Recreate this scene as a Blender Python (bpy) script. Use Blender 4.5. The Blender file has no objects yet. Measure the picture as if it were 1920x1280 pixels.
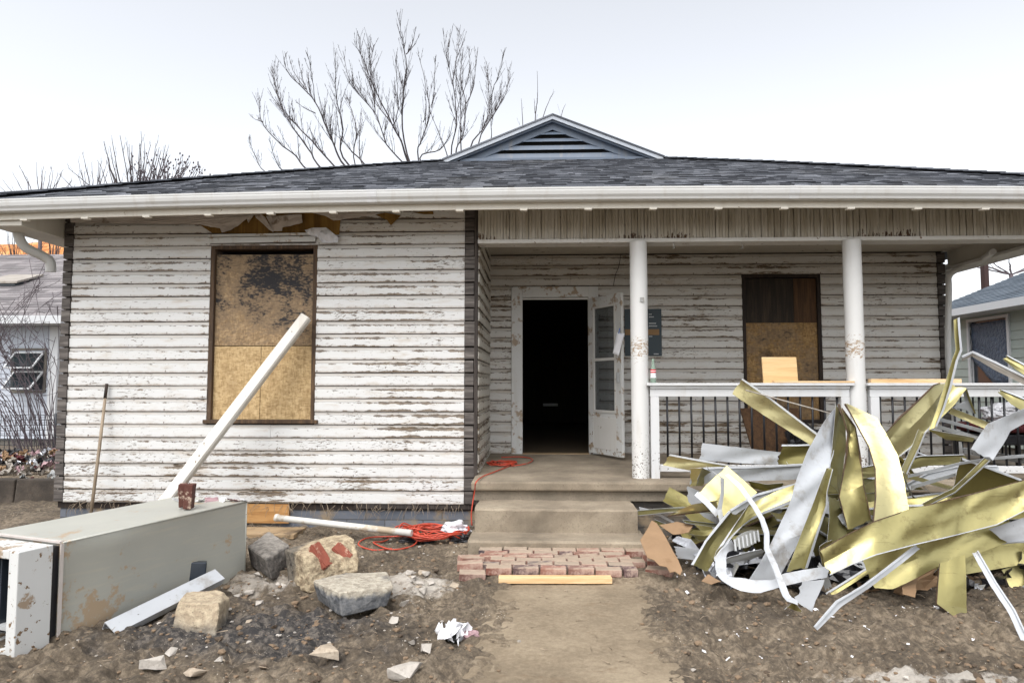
import bpy, bmesh, math, random
import numpy as np
from mathutils import Vector, Matrix, noise
random.seed(7)
S = bpy.context.scene
COL = S.collection
# ------------------------------------------------------------------ camera
F = 1260.0
TH = math.atan(80 / F)
PH = math.atan(48 / F)
CAM = Vector((0, 0, 1.5))
cd = bpy.data.cameras.new("camera")
cd.sensor_width = 36
cd.lens = 36 * F / 1920
cd.clip_start = 0.05
cd.clip_end = 2000
cam = bpy.data.objects.new("camera", cd)
COL.objects.link(cam)
cam.location = CAM
cam.rotation_euler = (math.pi / 2 + TH, 0, PH)
S.camera = cam
# ------------------------------------------------------------------ sky, sun, exposure
SUN_EL, SUN_AZ = math.radians(57), math.radians(200)     # the soft light comes from behind the camera
W = bpy.data.worlds.new("World")
S.world = W
W.use_nodes = True
wt = W.node_tree
bg = wt.nodes["Background"]
sky = wt.nodes.new("ShaderNodeTexSky")
sky.sky_type = 'NISHITA'
sky.sun_disc = False
sky.sun_elevation = SUN_EL
sky.sun_rotation = SUN_AZ
sky.dust_density = 3.0
sky.ozone_density = 1.0
hs = wt.nodes.new("ShaderNodeHueSaturation")
hs.inputs['Saturation'].default_value = 0.2
wt.links.new(sky.outputs[0], hs.inputs['Color'])
wt.links.new(hs.outputs[0], bg.inputs[0])
bg.inputs[1].default_value = 0.15
sd = bpy.data.lights.new("sun", 'SUN')
sd.energy = 0.85
sd.angle = math.radians(50)
sd.color = (1.0, 0.985, 0.97)
sun = bpy.data.objects.new("sun", sd)
COL.objects.link(sun)
sun.rotation_euler = Vector((math.sin(SUN_AZ) * math.cos(SUN_EL), math.cos(SUN_AZ) * math.cos(SUN_EL), math.sin(SUN_EL))).to_track_quat('Z', 'Y').to_euler()
S.view_settings.view_transform = 'Standard'
S.view_settings.look = 'None'
S.view_settings.gamma = 1
S.view_settings.exposure = 1.08
S.cycles.max_bounces = 6
S.cycles.diffuse_bounces = 2
S.cycles.transparent_max_bounces = 12

# ------------------------------------------------------------------ measuring helpers
_f = Vector((-math.sin(PH) * math.cos(TH), math.cos(PH) * math.cos(TH), math.sin(TH)))
_r = Vector((math.cos(PH), math.sin(PH), 0))
_u = _r.cross(_f)


def P(px, py, Y):
    """the point of the place seen at photo pixel (px, py) at distance Y into the yard"""
    d = _f * F + _r * (px - 960) - _u * (py - 640)
    return CAM + d * (Y / d.y)


def G(px, py, z=0.0):
    d = _f * F + _r * (px - 960) - _u * (py - 640)
    return CAM + d * ((z - CAM.z) / d.z)


def lerp(a, b, t):
    return a + (b - a) * t


def sm(x, a, b):
    t = min(1, max(0, (x - a) / (b - a)))
    return t * t * (3 - 2 * t)


def L(r, g=None, b=None):
    """0-255 display colour -> linear rgba"""
    if g is None:
        g = b = r
    return tuple(((c / 255) / 12.92 if c / 255 <= .04045 else ((c / 255 + .055) / 1.055) ** 2.4) for c in (r, g, b)) + (1,)


# ------------------------------------------------------------------ objects
ORG = {}


def tag(o, label=None, cat=None, group=None, kind=None):
    if label: o["label"] = label
    if cat: o["category"] = cat
    if group: o["group"] = group
    if kind: o["kind"] = kind
    return o


def empty(name, loc, label, cat, group=None):
    o = bpy.data.objects.new(name, None)
    o.empty_display_size = .1
    COL.objects.link(o)
    o.location = loc
    ORG[o.name] = Vector(loc)
    return tag(o, label, cat, group)


class MB:
    def __init__(s):
        s.v, s.f, s.m, s.r, s.sm = [], [], [], [], []

    def add(s, vs, fs, m=0, r=None, smooth=False):
        k = len(s.v)
        s.v += [Vector(v) for v in vs]
        r = random.random() if r is None else r
        for f in fs:
            s.f.append([k + i for i in f])
            s.m.append(m)
            s.r.append(r)
            s.sm.append(smooth)

    def hexa(s, c, m=0, r=None):
        """8 corners: bottom loop then top loop (counter-clockwise from above)"""
        s.add(c, [(3, 2, 1, 0), (4, 5, 6, 7), (0, 1, 5, 4), (1, 2, 6, 5), (2, 3, 7, 6), (3, 0, 4, 7)], m, r)

    def box(s, a, b, m=0, r=None):
        x0, x1 = sorted((a[0], b[0])); y0, y1 = sorted((a[1], b[1])); z0, z1 = sorted((a[2], b[2]))
        s.hexa([(x0, y0, z0), (x1, y0, z0), (x1, y1, z0), (x0, y1, z0), (x0, y0, z1), (x1, y0, z1), (x1, y1, z1), (x0, y1, z1)], m, r)

    def obox(s, M, h, m=0, r=None):
        """box of half sizes h in the frame M"""
        x, y, z = h
        c = [(-x, -y, -z), (x, -y, -z), (x, y, -z), (-x, y, -z), (-x, -y, z), (x, -y, z), (x, y, z), (-x, y, z)]
        s.hexa([M @ Vector(q) for q in c], m, r)

    def bar(s, a, b, w, h, m=0, up=Vector((0, 0, 1))):
        a, b = Vector(a), Vector(b)
        t = (b - a).normalized()
        x = t.cross(up)
        if x.length < 1e-4: x = Vector((1, 0, 0))
        x.normalize()
        z = x.cross(t)
        M = Matrix((x, t, z)).transposed().to_4x4()
        M.translation = (a + b) / 2
        s.obox(M, (w / 2, (b - a).length / 2, h / 2), m)

    def tube(s, pts, rad, n=6, m=0, cap=True, smooth=True):
        pts = [Vector(p) for p in pts]
        N = len(pts)
        if not hasattr(rad, '__len__'): rad = [rad] * N
        up = Vector((.13, .27, .95))
        vs, fs = [], []
        prev = None
        for i, p in enumerate(pts):
            t = (pts[min(i + 1, N - 1)] - pts[max(i - 1, 0)])
            if t.length < 1e-7: t = Vector((0, 0, 1))
            t.normalize()
            if prev is None:
                x = t.cross(up)
                if x.length < .1: x = t.cross(Vector((1, 0, 0)))
            else:
                x = prev - t * prev.dot(t)
            x.normalize()
            prev = x
            y = t.cross(x)
            for k in range(n):
                a = 2 * math.pi * k / n
                vs.append(p + (x * math.cos(a) + y * math.sin(a)) * rad[i])
        for i in range(N - 1):
            for k in range(n):
                k2 = (k + 1) % n
                fs.append((i * n + k, i * n + k2, (i + 1) * n + k2, (i + 1) * n + k))
        s.add(vs, fs, m, smooth=smooth)
        if cap:
            k = len(s.v) - len(vs)
            for lst in (list(range(n))[::-1], [(N - 1) * n + q for q in range(n)]):
                s.f.append([k + q for q in lst]); s.m.append(m); s.r.append(.5); s.sm.append(False)

    def prism(s, poly, d, m=0, r=None):
        """planar polygon (list of vectors) extruded by the vector d"""
        poly = [Vector(p) for p in poly]
        d = Vector(d)
        n = len(poly)
        nv = Vector((0, 0, 0))
        for i in range(n):
            nv += (poly[i] - poly[0]).cross(poly[(i + 1) % n] - poly[0])
        if nv.dot(d) > 0: poly = poly[::-1]
        vs = poly + [p + d for p in poly]
        fs = [tuple(range(n)), tuple(range(2 * n - 1, n - 1, -1))]
        for i in range(n):
            j = (i + 1) % n
            fs.append((i, i + n, j + n, j))
        s.add(vs, fs, m, r)

    def lathe(s, c, prof, n=24, m=0, smooth=True):
        c = Vector(c)
        vs, fs = [], []
        for (r, z) in prof:
            for k in range(n):
                a = 2 * math.pi * k / n
                vs.append(c + Vector((r * math.cos(a), r * math.sin(a), z)))
        for i in range(len(prof) - 1):
            for k in range(n):
                k2 = (k + 1) % n
                fs.append((i * n + k, i * n + k2, (i + 1) * n + k2, (i + 1) * n + k))
        s.add(vs, fs, m, smooth=smooth)

    def build(s, name, mats, parent=None, org=None, bevel=0, seg=2):
        if parent is not None:
            org = ORG[parent.name]
        elif org is None:
            a = np.array([tuple(v) for v in s.v])
            org = Vector(((a[:, 0].min() + a[:, 0].max()) / 2, (a[:, 1].min() + a[:, 1].max()) / 2, a[:, 2].min()))
        org = Vector(org)
        me = bpy.data.meshes.new(name)
        me.from_pydata([tuple(v - org) for v in s.v], [], s.f)
        if not isinstance(mats, (list, tuple)): mats = [mats]
        for q in mats: me.materials.append(q)
        me.polygons.foreach_set("material_index", s.m)
        me.polygons.foreach_set("use_smooth", s.sm)
        at = me.attributes.new("rnd", 'FLOAT', 'FACE')
        at.data.foreach_set("value", s.r)
        me.update()
        o = bpy.data.objects.new(name, me)
        COL.objects.link(o)
        if parent is not None:
            o.parent = parent
        else:
            o.location = org
        ORG[o.name] = org
        if bevel:
            b = o.modifiers.new("bevel", 'BEVEL')
            b.width = bevel
            b.segments = seg
            b.limit_method = 'ANGLE'
            b.harden_normals = False
        return o


# ------------------------------------------------------------------ material helper
class Mat:
    def __init__(s, name):
        s.m = bpy.data.materials.new(name)
        s.m.use_nodes = True
        s.t = s.m.node_tree
        s.b = s.t.nodes["Principled BSDF"]
        s._co = None

    def n(s, ty, ins=(), **props):
        nd = s.t.nodes.new(ty)
        for k, v in props.items(): setattr(nd, k, v)
        for k, v in (ins.items() if isinstance(ins, dict) else enumerate(ins)):
            if v is None: continue
            i = nd.inputs[k]
            if isinstance(v, bpy.types.NodeSocket): s.t.links.new(v, i)
            else: i.default_value = v
        return nd

    def co(s, which=3):
        if s._co is None: s._co = s.n("ShaderNodeTexCoord")
        return s._co.outputs[which]

    def sep(s, v=None):
        nd = s.n("ShaderNodeSeparateXYZ", [v or s.co()])
        return nd.outputs[0], nd.outputs[1], nd.outputs[2]

    def comb(s, x=0, y=0, z=0):
        return s.n("ShaderNodeCombineXYZ", [x, y, z]).outputs[0]

    def math(s, op, a, b=0.5, c=None):
        return s.n("ShaderNodeMath", [a, b, c], operation=op).outputs[0]

    def add(s, a, b): return s.math('ADD', a, b)
    def mul(s, a, b): return s.math('MULTIPLY', a, b)

    def map(s, v=None, scale=(1, 1, 1), rot=(0, 0, 0), loc=(0, 0, 0)):
        return s.n("ShaderNodeMapping", {0: v or s.co(), 1: loc, 2: rot, 3: scale}).outputs[0]

    def noise(s, v=None, scale=5, detail=4, rough=.55, dist=0, out=0):
        return s.n("ShaderNodeTexNoise", {'Vector': v or s.co(), 'Scale': scale, 'Detail': detail, 'Roughness': rough, 'Distortion': dist}).outputs[out]

    def vor(s, v=None, scale=5, out='Distance', feature='F1', rnd=1):
        return s.n("ShaderNodeTexVoronoi", {'Vector': v or s.co(), 'Scale': scale, 'Randomness': rnd}, feature=feature).outputs[out]

    def sm(s, x, a, b, lo=0, hi=1):
        return s.n("ShaderNodeMapRange", {0: x, 1: a, 2: b, 3: lo, 4: hi}, interpolation_type='SMOOTHSTEP').outputs[0]

    def mix(s, f, a, b, mode='MIX'):
        nd = s.n("ShaderNodeMix", {0: f, 6: a, 7: b}, data_type='RGBA', blend_type=mode)
        return nd.outputs[2]

    def ramp(s, f, st):
        nd = s.n("ShaderNodeValToRGB", [f])
        e = nd.color_ramp.elements
        while len(e) < len(st): e.new(.5)
        for k, (p, c) in enumerate(st):
            e[k].position = p
            e[k].color = c
        return nd.outputs[0]

    def rnd(s):
        return s.n("ShaderNodeAttribute", attribute_name="rnd").outputs['Fac']

    def orand(s):
        return s.n("ShaderNodeObjectInfo").outputs['Random']

    def bump(s, h, strength=.5, dist=.01, normal=None):
        return s.n("ShaderNodeBump", {'Height': h, 'Strength': strength, 'Distance': dist, 'Normal': normal}).outputs[0]

    def out(s, color=None, rough=.6, metal=0, normal=None, **kw):
        def put(k, v):
            if v is None: return
            i = s.b.inputs[k]
            if isinstance(v, bpy.types.NodeSocket): s.t.links.new(v, i)
            else: i.default_value = v
        put('Base Color', color); put('Roughness', rough); put('Metallic', metal); put('Normal', normal)
        for k, v in kw.items(): put(k.replace('_', ' '), v)
        return s.m


def siding_mat(name, z0, pitch, amt, rustz=0.0, tint=L(219, 219, 217), fleck=1.0):
    """old white paint on boards: flakes lost along the laps, long peeled streaks, small diagonal nicks, brown grime, shadow painted into laps and coves; every board row has its own pattern"""
    m = Mat(name)
    x, y, z = m.sep()
    u = m.add(x, y)
    zz = m.mul(m.add(z, -z0), 1 / pitch)
    fr = m.math('FRACT', zz)
    row = m.math('FLOOR', zz)
    low = m.sm(z, 1.5, .3, 0, rustz)
    zone = m.noise(m.comb(m.mul(u, .8), m.mul(row, 3.71), 0), 1, 4, .62)
    wide = m.noise(m.comb(m.mul(u, .35), m.mul(z, .7), 4.2), 1, 2)
    # long ragged streaks
    pn = m.noise(m.comb(m.mul(u, 6.5), m.mul(z, 46), m.mul(row, 5.3)), 1, 8, .68, .35)
    edge = m.add(m.sm(fr, .34, .05), m.sm(fr, .58, .70))
    sc = m.add(m.add(m.mul(pn, .60), m.mul(zone, .52)), m.add(m.mul(edge, .045), m.add(m.mul(wide, .12), low)))
    t = .785 - amt
    patch = m.sm(sc, t, t + .02)
    halo = m.sm(sc, t - .06, t + .01)
    # flakes gone along the two arrises of the board
    en = m.noise(m.comb(m.mul(u, 9), m.mul(row, 7.7), m.mul(z, 8)), 1, 6, .7)
    ez = m.add(m.mul(m.add(en, -.51), .62), m.add(m.mul(m.add(zone, -.5), .9), m.mul(m.add(wide, -.5), .25)))
    arr = m.math('MAXIMUM', m.sm(m.math('SUBTRACT', ez, fr), -.035, .0), m.sm(m.math('SUBTRACT', m.mul(ez, .8), m.math('ABSOLUTE', m.add(fr, -.665))), -.02, .015))
    # nicks: small flakes lost, some slanting
    fa = m.noise(m.comb(m.mul(m.add(u, m.mul(z, .6)), 17), m.mul(m.add(z, m.mul(u, -.35)), 66), row), 1, 4, .62)
    fb = m.noise(m.comb(m.mul(u, 12), m.mul(z, 75), m.add(row, 9)), 1, 4, .6, .6)
    fz = m.noise(m.comb(m.mul(u, 1.3), m.mul(row, 2.17), 7.7), 1, 4, .65)
    flk = m.add(m.math('MAXIMUM', fa, fb), m.add(m.mul(m.add(fz, -.5), .42 * fleck), m.mul(low, .5)))
    flk = m.sm(flk, .672 - .012 * fleck, .70 - .012 * fleck)
    dark = m.noise(m.comb(m.mul(u, 9), m.mul(z, 40), 2), 1, 5, .7)
    wood = m.ramp(dark, [(.32, L(62, 53, 44)), (.5, L(110, 95, 78)), (.68, L(146, 130, 108))])
    base = m.mix(m.noise(m.comb(m.mul(u, .8), m.mul(z, 2.2), 1), 1, 4, .6), tint, tuple(q * .86 for q in tint[:3]) + (1,))
    dirt = m.noise(m.comb(m.mul(u, 10), m.mul(z, 4), 3), 1, 5, .65)
    base = m.mix(m.mul(m.sm(fr, .24, .0), m.sm(dirt, .3, .7, .15, .75)), base, L(146, 126, 102))
    base = m.mix(m.mul(m.sm(fr, .70, .80), .35), base, L(150, 132, 110))  # cove strip darkened with grime and painted lap shade
    base = m.mix(m.mul(m.sm(m.noise(m.comb(m.mul(u, 2.6), m.mul(z, 11), row), 1, 6, .7), .50, .72), .5), base, L(176, 158, 134))
    base = m.mix(m.mul(halo, .4), base, L(166, 148, 126))
    c = m.mix(patch, base, wood)
    c = m.mix(m.mul(arr, .9), c, wood)
    c = m.mix(m.mul(flk, .9), c, m.mix(dark, L(56, 47, 39), L(134, 112, 90)))
    c = m.mix(m.mul(m.sm(fr, .045, .018), .9), c, L(52, 44, 37))  # lap shadow painted as a dark line at each board's foot
    # nail heads on the studs, rusting through the paint
    du = m.mul(m.math('ABSOLUTE', m.add(m.math('FRACT', m.mul(m.add(u, 40.13), 1 / .406)), -.5)), .406)
    dz = m.mul(m.add(fr, -.15), pitch)
    nd = m.math('SQRT', m.add(m.mul(du, du), m.mul(m.mul(dz, dz), m.add(.35, m.mul(m.sm(dz, .0, .001), .65)))))
    c = m.mix(m.mul(m.sm(nd, .010, .004), m.sm(en, .40, .6)), c, L(84, 62, 46))
    h = m.math('SUBTRACT', m.mul(m.noise(m.comb(m.mul(u, 20), m.mul(z, 90), 0), 1, 3), .25), m.math('MAXIMUM', m.math('MAXIMUM', patch, arr), m.mul(flk, .7)))
    return m.out(c, m.mix(patch, (.55,) * 4, (.9,) * 4), 0, m.bump(h, .7, .005))


def chip_mat(name, c0, c1, chip, amt=.0, scale=14, lowz=None, mud=0.0, rough=.5, bumpd=.003):
    """painted surface with chips; more of them below lowz; mud smears"""
    m = Mat(name)
    x, y, z = m.sep()
    n1 = m.noise(None, scale, 5, .6)
    n0 = m.noise(None, scale * .13, 3, .6)
    sc = m.add(n1, m.mul(n0, .3))
    if lowz: sc = m.add(sc, m.sm(z, lowz[0], lowz[1], 0, lowz[2]))
    p = m.sm(sc, .86 - amt, .875 - amt)
    c = m.mix(m.noise(None, 1.7, 4, .6), c0, c1)
    c = m.mix(m.mul(m.sm(m.noise(m.map(scale=(9, 9, 1.2)), 1, 4, .6), .5, .8), .3), c, L(160, 146, 124))
    if mud: c = m.mix(m.mul(m.sm(m.noise(None, scale * .3, 6, .68), .60 - mud, .66 - mud), .85), c, L(150, 126, 98))
    if name == 'column':
        zz = m.math('ABSOLUTE', m.add(z, -1.86))
        scr = m.noise(m.map(None, (26, 26, 60), (.0, .5, .0)), 1, 4, .6, .8)
        q = m.add(scr, m.sm(zz, .24, .02, -.14, .10))
        c = m.mix(m.sm(q, .60, .64, 0, .85), c, L(150, 122, 88))
    c = m.mix(p, c, chip)
    return m.out(c, rough, 0, m.bump(m.math('SUBTRACT', m.mul(m.noise(None, 90, 2), .15), p), .4, bumpd))


def wood_mat(name, cols, axis='x', rough=.75, dirt=.0, ring=1.0, black=0):
    m = Mat(name)
    sc = {'x': (1.2, 16, 16), 'y': (16, 1.2, 16), 'z': (16, 16, 1.2)}[axis]
    v = m.n("ShaderNodeVectorMath", [m.map(scale=sc), m.comb(m.mul(m.orand(), 31), 3, m.mul(m.rnd(), 17))], operation='ADD').outputs[0]
    g = m.noise(v, 1.6 * ring, 6, .65, .6)
    c = m.ramp(g, [(.28, cols[0]), (.5, cols[1]), (.72, cols[2])])
    fine = m.noise(v, 9, 3, .6)
    c = m.mix(m.mul(m.sm(fine, .45, .7), .25), c, cols[0])
    if dirt: c = m.mix(m.sm(m.noise(None, 5, 5, .65), .62 - dirt, .72 - dirt, 0, .85), c, L(96, 80, 62))
    if black: c = m.mix(m.sm(m.noise(None, 3, 5, .65), .62 - black, .7 - black, 0, .9), c, L(30, 27, 25))
    return m.out(c, rough, 0, m.bump(m.add(g, m.mul(fine, .5)), .35, .004))


def plain(name, c0, c1=None, rough=.6, metal=0, scale=8, bump=.15, bd=.004, dirt=0, dcol=L(120, 102, 82)):
    m = Mat(name)
    n1 = m.noise(None, scale, 5, .6)
    c = m.mix(n1, c0, c1 or c0)
    if dirt: c = m.mix(m.mul(m.sm(m.noise(None, scale * .6, 6, .68), .62 - dirt, .72 - dirt), .8), c, dcol)
    return m.out(c, rough, metal, m.bump(m.noise(None, scale * 5, 4, .6), bump, bd))


PITCH, ZF, ZB = .1355, .265, 0.743 - .1357
MT = {}
MT['siding_front'] = siding_mat('siding_front', ZF, PITCH, -.022, .07)
MT['siding_back'] = siding_mat('siding_back', ZB, .1357, .045, .07, L(210, 208, 203))
MT['siding_side'] = siding_mat('siding_side', ZF, PITCH, .055, .08, L(214, 210, 200))
MT['corner_wood'] = wood_mat('corner_wood', (L(44, 40, 38), L(86, 80, 76), L(128, 122, 116)), 'x', .85, 0, 1, .0)
MT['corner_dark'] = wood_mat('corner_dark', (L(28, 24, 22), L(54, 47, 43), L(84, 76, 70)), 'z', .85)
MT['frame_wood'] = wood_mat('frame_wood', (L(40, 30, 22), L(74, 56, 40), L(110, 86, 60)), 'z', .8, .05)
MT['frame_dark'] = wood_mat('frame_dark', (L(22, 17, 14), L(40, 30, 24), L(62, 48, 38)), 'z', .8)
MT['trim'] = chip_mat('trim', L(214, 213, 210), L(196, 193, 186), L(120, 100, 80), .03, 16)
MT['trim_mud'] = chip_mat('trim_mud', L(212, 213, 212), L(194, 194, 190), L(122, 100, 76), -.01, 22, (1.3, .6, .12), .05)
MT['column'] = chip_mat('column', L(216, 216, 214), L(202, 201, 198), L(88, 74, 60), -.12, 60, (1.6, .62, .27), .0, .45)
MT['rail'] = chip_mat('rail', L(210, 211, 212), L(192, 192, 191), L(80, 70, 60), .0, 30, (1.2, .6, .1), .0)
MT['gutter'] = chip_mat('gutter', L(208, 209, 209), L(194, 193, 188), L(150, 130, 100), -.06, 20, None, .0, .35, .001)
MT['fascia'] = chip_mat('fascia', L(222, 217, 206), L(206, 199, 184), L(120, 98, 70), -.01, 10)
MT['soffit'] = chip_mat('soffit', L(206, 202, 192), L(188, 182, 170), L(110, 94, 74), .02, 9)
MT['ceiling'] = chip_mat('ceiling', L(196, 190, 178), L(176, 168, 154), L(100, 84, 64), .03, 8)
MT['slate_brick'] = None
MT['ochre'] = wood_mat('ochre', (L(88, 62, 22), L(124, 92, 36), L(150, 116, 56)), 'z', .85, 0, .6)
MT['torn'] = plain('torn', L(206, 198, 192), L(178, 168, 160), .6, 0, 7, .3, .006, .06, L(120, 104, 86))
MT['black_iron'] = plain('black_iron', L(26, 27, 31), L(36, 36, 40), .45, .4, 30, .2, .002, .0)
MT['glass'] = Mat('glass').out(L(48, 56, 60), .04, 0, None, IOR=1.45, Alpha=.5)
MT['concrete'] = None


def concrete_mat(name, c0, c1, c2, dark=.0, bd=.01):
    m = Mat(name)
    n = m.noise(None, 2.2, 6, .62)
    c = m.ramp(n, [(.3, c0), (.5, c1), (.7, c2)])
    sp = m.noise(None, 60, 3, .6)
    c = m.mix(m.mul(m.sm(sp, .52, .68), .45), c, c0)
    pit = m.sm(m.noise(None, 22, 5, .7), .66 - dark, .74 - dark)
    c = m.mix(m.mul(pit, .6), c, L(72, 60, 48))
    h = m.add(m.noise(None, 14, 6, .7), m.math('MULTIPLY', m.noise(None, 120, 2), .3))
    return m.out(c, .92, 0, m.bump(h, .6, bd))


MT['concrete'] = concrete_mat('concrete', L(104, 96, 84), L(132, 122, 107), L(154, 143, 126), .02, .006)
MT['step'] = concrete_mat('step', L(106, 96, 82), L(134, 122, 105), L(156, 144, 125), .03, .006)
MT['block'] = concrete_mat('block', L(96, 92, 86), L(150, 143, 132), L(196, 186, 168), .05, .02)
MT['block_dark'] = concrete_mat('block_dark', L(58, 58, 60), L(100, 100, 100), L(160, 156, 150), .05, .02)
MT['foundation'] = concrete_mat('foundation', L(78, 76, 72), L(104, 100, 94), L(130, 122, 110), .05, .008)


def brick_wall_mat(name, c0, c1, mortar, w=.2, h=.068):
    m = Mat(name)
    x, y, z = m.sep()
    b = m.n("ShaderNodeTexBrick", {'Vector': m.comb(m.add(x, y), z, 0), 'Color1': c0, 'Color2': c1, 'Mortar': mortar, 'Scale': 1.0, 'Mortar Size': .006, 'Mortar Smooth': .3,
                                   'Brick Width': w, 'Row Height': h})
    c = m.mix(m.sm(m.noise(None, 3, 6, .65), .5, .66), b.outputs[0], L(140, 124, 102))
    return m.out(c, .85, 0, m.bump(m.add(m.mul(b.outputs[1], -1), m.mul(m.noise(None, 40, 4), .3)), .6, .008))


MT['slate_brick'] = brick_wall_mat('slate_brick', L(92, 97, 106), L(110, 114, 122), L(80, 80, 82), .4, .095)
MT['dark_block'] = brick_wall_mat('dark_block', L(84, 80, 76), L(100, 94, 88), L(66, 62, 58), .4, .1)


def osb_mat(name, cols, burn=0.0, topz=None, dirt=0.0):
    m = Mat(name)
    x, y, z = m.sep()
    p = m.comb(x, z, y)
    c1 = m.vor(m.map(p, (70, 22, 1), (0, 0, .5)), 1, 'Color')
    c2 = m.vor(m.map(p, (20, 64, 1), (0, 0, .35)), 1, 'Color')
    a = m.n("ShaderNodeSeparateColor", [c1]).outputs[0]
    b = m.n("ShaderNodeSeparateColor", [c2]).outputs[1]
    g = m.noise(m.map(p, (30, 60, 1), (0, 0, .6)), 1, 4, .6)
    f = m.add(m.add(m.mul(a, .22), m.mul(b, .22)), m.mul(g, .56))
    c = m.ramp(f, [(.25, cols[0]), (.5, cols[1]), (.75, cols[2])])
    c = m.mix(m.mul(m.sm(m.noise(p, 5, 6, .7), .48, .66), .4), c, cols[0])
    if dirt: c = m.mix(m.mul(m.sm(m.noise(p, 3.2, 6, .68), .6 - dirt, .75 - dirt), .8), c, L(66, 50, 34))
    if burn:
        k = m.noise(p, 3.0, 7, .66, .3)
        str_ = m.noise(m.map(p, (22, 46, 1), (0, 0, .7)), 1, 3, .6)
        hz = m.sm(z, topz[0], topz[1], -.085, .145) if topz else 0
        if topz: hz = m.add(hz, m.sm(m.math('SQRT', m.add(m.mul(m.add(x, 3.15), m.add(x, 3.15)), m.mul(m.add(z, -2.72), m.add(z, -2.72)))), .45, .05, 0, .08))
        blot = m.sm(m.noise(m.map(p, (7, 9, 1), (0, 0, .5)), 1, 4, .6), .52, .68, 0, .11)
        q = m.add(m.add(m.add(k, blot), m.mul(m.add(str_, -.5), .55)), hz)
        c = m.mix(m.sm(q, .42, .58, 0, burn * .6), c, L(122, 104, 84))
        c = m.mix(m.sm(q, .60, .78, 0, burn), c, L(36, 35, 38))
    return m.out(c, .8, 0, m.bump(f, .4, .004))


MT['osb_burnt'] = osb_mat('osb_burnt', (L(108, 86, 60), L(152, 126, 92), L(180, 154, 118)), 1.0, (1.75, 2.45))
MT['osb'] = osb_mat('osb', (L(142, 116, 78), L(182, 154, 110), L(204, 178, 136)), 0, None, -.04)
MT['ply_dark'] = wood_mat('ply_dark', (L(24, 20, 17), L(44, 36, 29), L(70, 57, 44)), 'z', .85, .0)
MT['ply_brown'] = wood_mat('ply_brown', (L(52, 34, 20), L(78, 54, 32), L(100, 72, 44)), 'z', .85)
MT['ply_tan'] = osb_mat('ply_tan', (L(104, 78, 44), L(146, 114, 70), L(172, 140, 92)), .9, None, .07)
MT['ply_fresh'] = wood_mat('ply_fresh', (L(176, 140, 92), L(206, 172, 122), L(222, 192, 146)), 'x', .75, 0, .5)
MT['lumber'] = wood_mat('lumber', (L(186, 146, 98), L(214, 180, 134), L(228, 202, 162)), 'x', .7, -.08)
MT['lumber_orange'] = wood_mat('lumber_orange', (L(150, 104, 56), L(184, 138, 84), L(204, 162, 108)), 'x', .75, .02)
MT['board_grey'] = wood_mat('board_grey', (L(120, 98, 72), L(160, 136, 104), L(184, 160, 128)), 'x', .8, .06)
MT['stick'] = wood_mat('stick', (L(108, 94, 78), L(146, 130, 110), L(170, 154, 132)), 'z', .7)


def shingle_mat(name, c0, c1, c2):
    m = Mat(name)
    r = m.rnd()
    c = m.ramp(r, [(.0, c0), (.5, c1), (1, c2)])
    c = m.mix(m.sm(m.noise(None, 140, 2), .4, .7, 0, .5), c, c0)
    c = m.mix(m.mul(m.sm(m.noise(None, .6, 4, .6), .5, .7), .3), c, L(98, 96, 92))
    return m.out(c, .95, 0, m.bump(m.noise(None, 200, 2), .6, .004))


MT['shingle'] = shingle_mat('shingle', L(50, 52, 57), L(88, 91, 98), L(132, 135, 142))
MT['shingle_pale'] = shingle_mat('shingle_pale', L(96, 92, 93), L(122, 117, 118), L(146, 141, 141))
MT['shingle_blue'] = shingle_mat('shingle_blue', L(70, 80, 90), L(88, 98, 108), L(104, 114, 124))
MT['gable_blue'] = chip_mat('gable_blue', L(98, 110, 126), L(84, 95, 110), L(190, 196, 202), -.02, 18)
MT['black'] = plain('black', L(14), L(22), .9)
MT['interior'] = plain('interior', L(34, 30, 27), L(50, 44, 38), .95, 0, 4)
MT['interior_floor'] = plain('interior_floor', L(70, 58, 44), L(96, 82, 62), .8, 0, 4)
MT['plastic_black'] = plain('plastic_black', L(24, 24, 27), L(40, 40, 44), .35, 0, 6, .3, .01)
MT['pvc'] = plain('pvc', L(214, 213, 208), L(196, 192, 182), .4, 0, 5, .1, .002, .1, L(170, 150, 120))
MT['post_white'] = chip_mat('post_white', L(216, 214, 208), L(196, 191, 180), L(110, 92, 70), .02, 20, None, .0)
MT['cord'] = plain('cord', L(196, 78, 54), L(170, 58, 40), .5, 0, 20, .1, .001, .05, L(150, 100, 80))
MT['paper'] = plain('paper', L(238, 238, 240), L(222, 222, 226), .8, 0, 20, .3, .003)
MT['blue_clip'] = plain('blue_clip', L(44, 104, 190), None, .4)
MT['cardboard'] = plain('cardboard', L(152, 124, 94), L(128, 102, 76), .9, 0, 6, .4, .006, .03, L(120, 92, 64))
MT['foil'] = plain('foil', L(200, 202, 206), L(150, 152, 158), .3, .7, 9, .5, .01)
MT['red_cloth'] = plain('red_cloth', L(92, 20, 27), L(60, 12, 18), .7, 0, 9, .5, .01)
MT['plastic_bag'] = plain('plastic_bag', L(226, 226, 230), L(190, 192, 198), .35, 0, 8, .5, .01)
MT['pink'] = plain('pink', L(178, 150, 152), L(140, 108, 114), .7, 0, 9, .5, .01)
MT['stone'] = concrete_mat('stone', L(112, 100, 86), L(168, 154, 136), L(206, 194, 176), .02, .01)
MT['white_stone'] = concrete_mat('white_stone', L(140, 133, 123), L(176, 169, 160), L(204, 198, 190), .0, .01)
MT['tread'] = plain('tread', L(150, 150, 146), L(110, 110, 106), .8, 0, 20, .5, .01)
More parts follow.
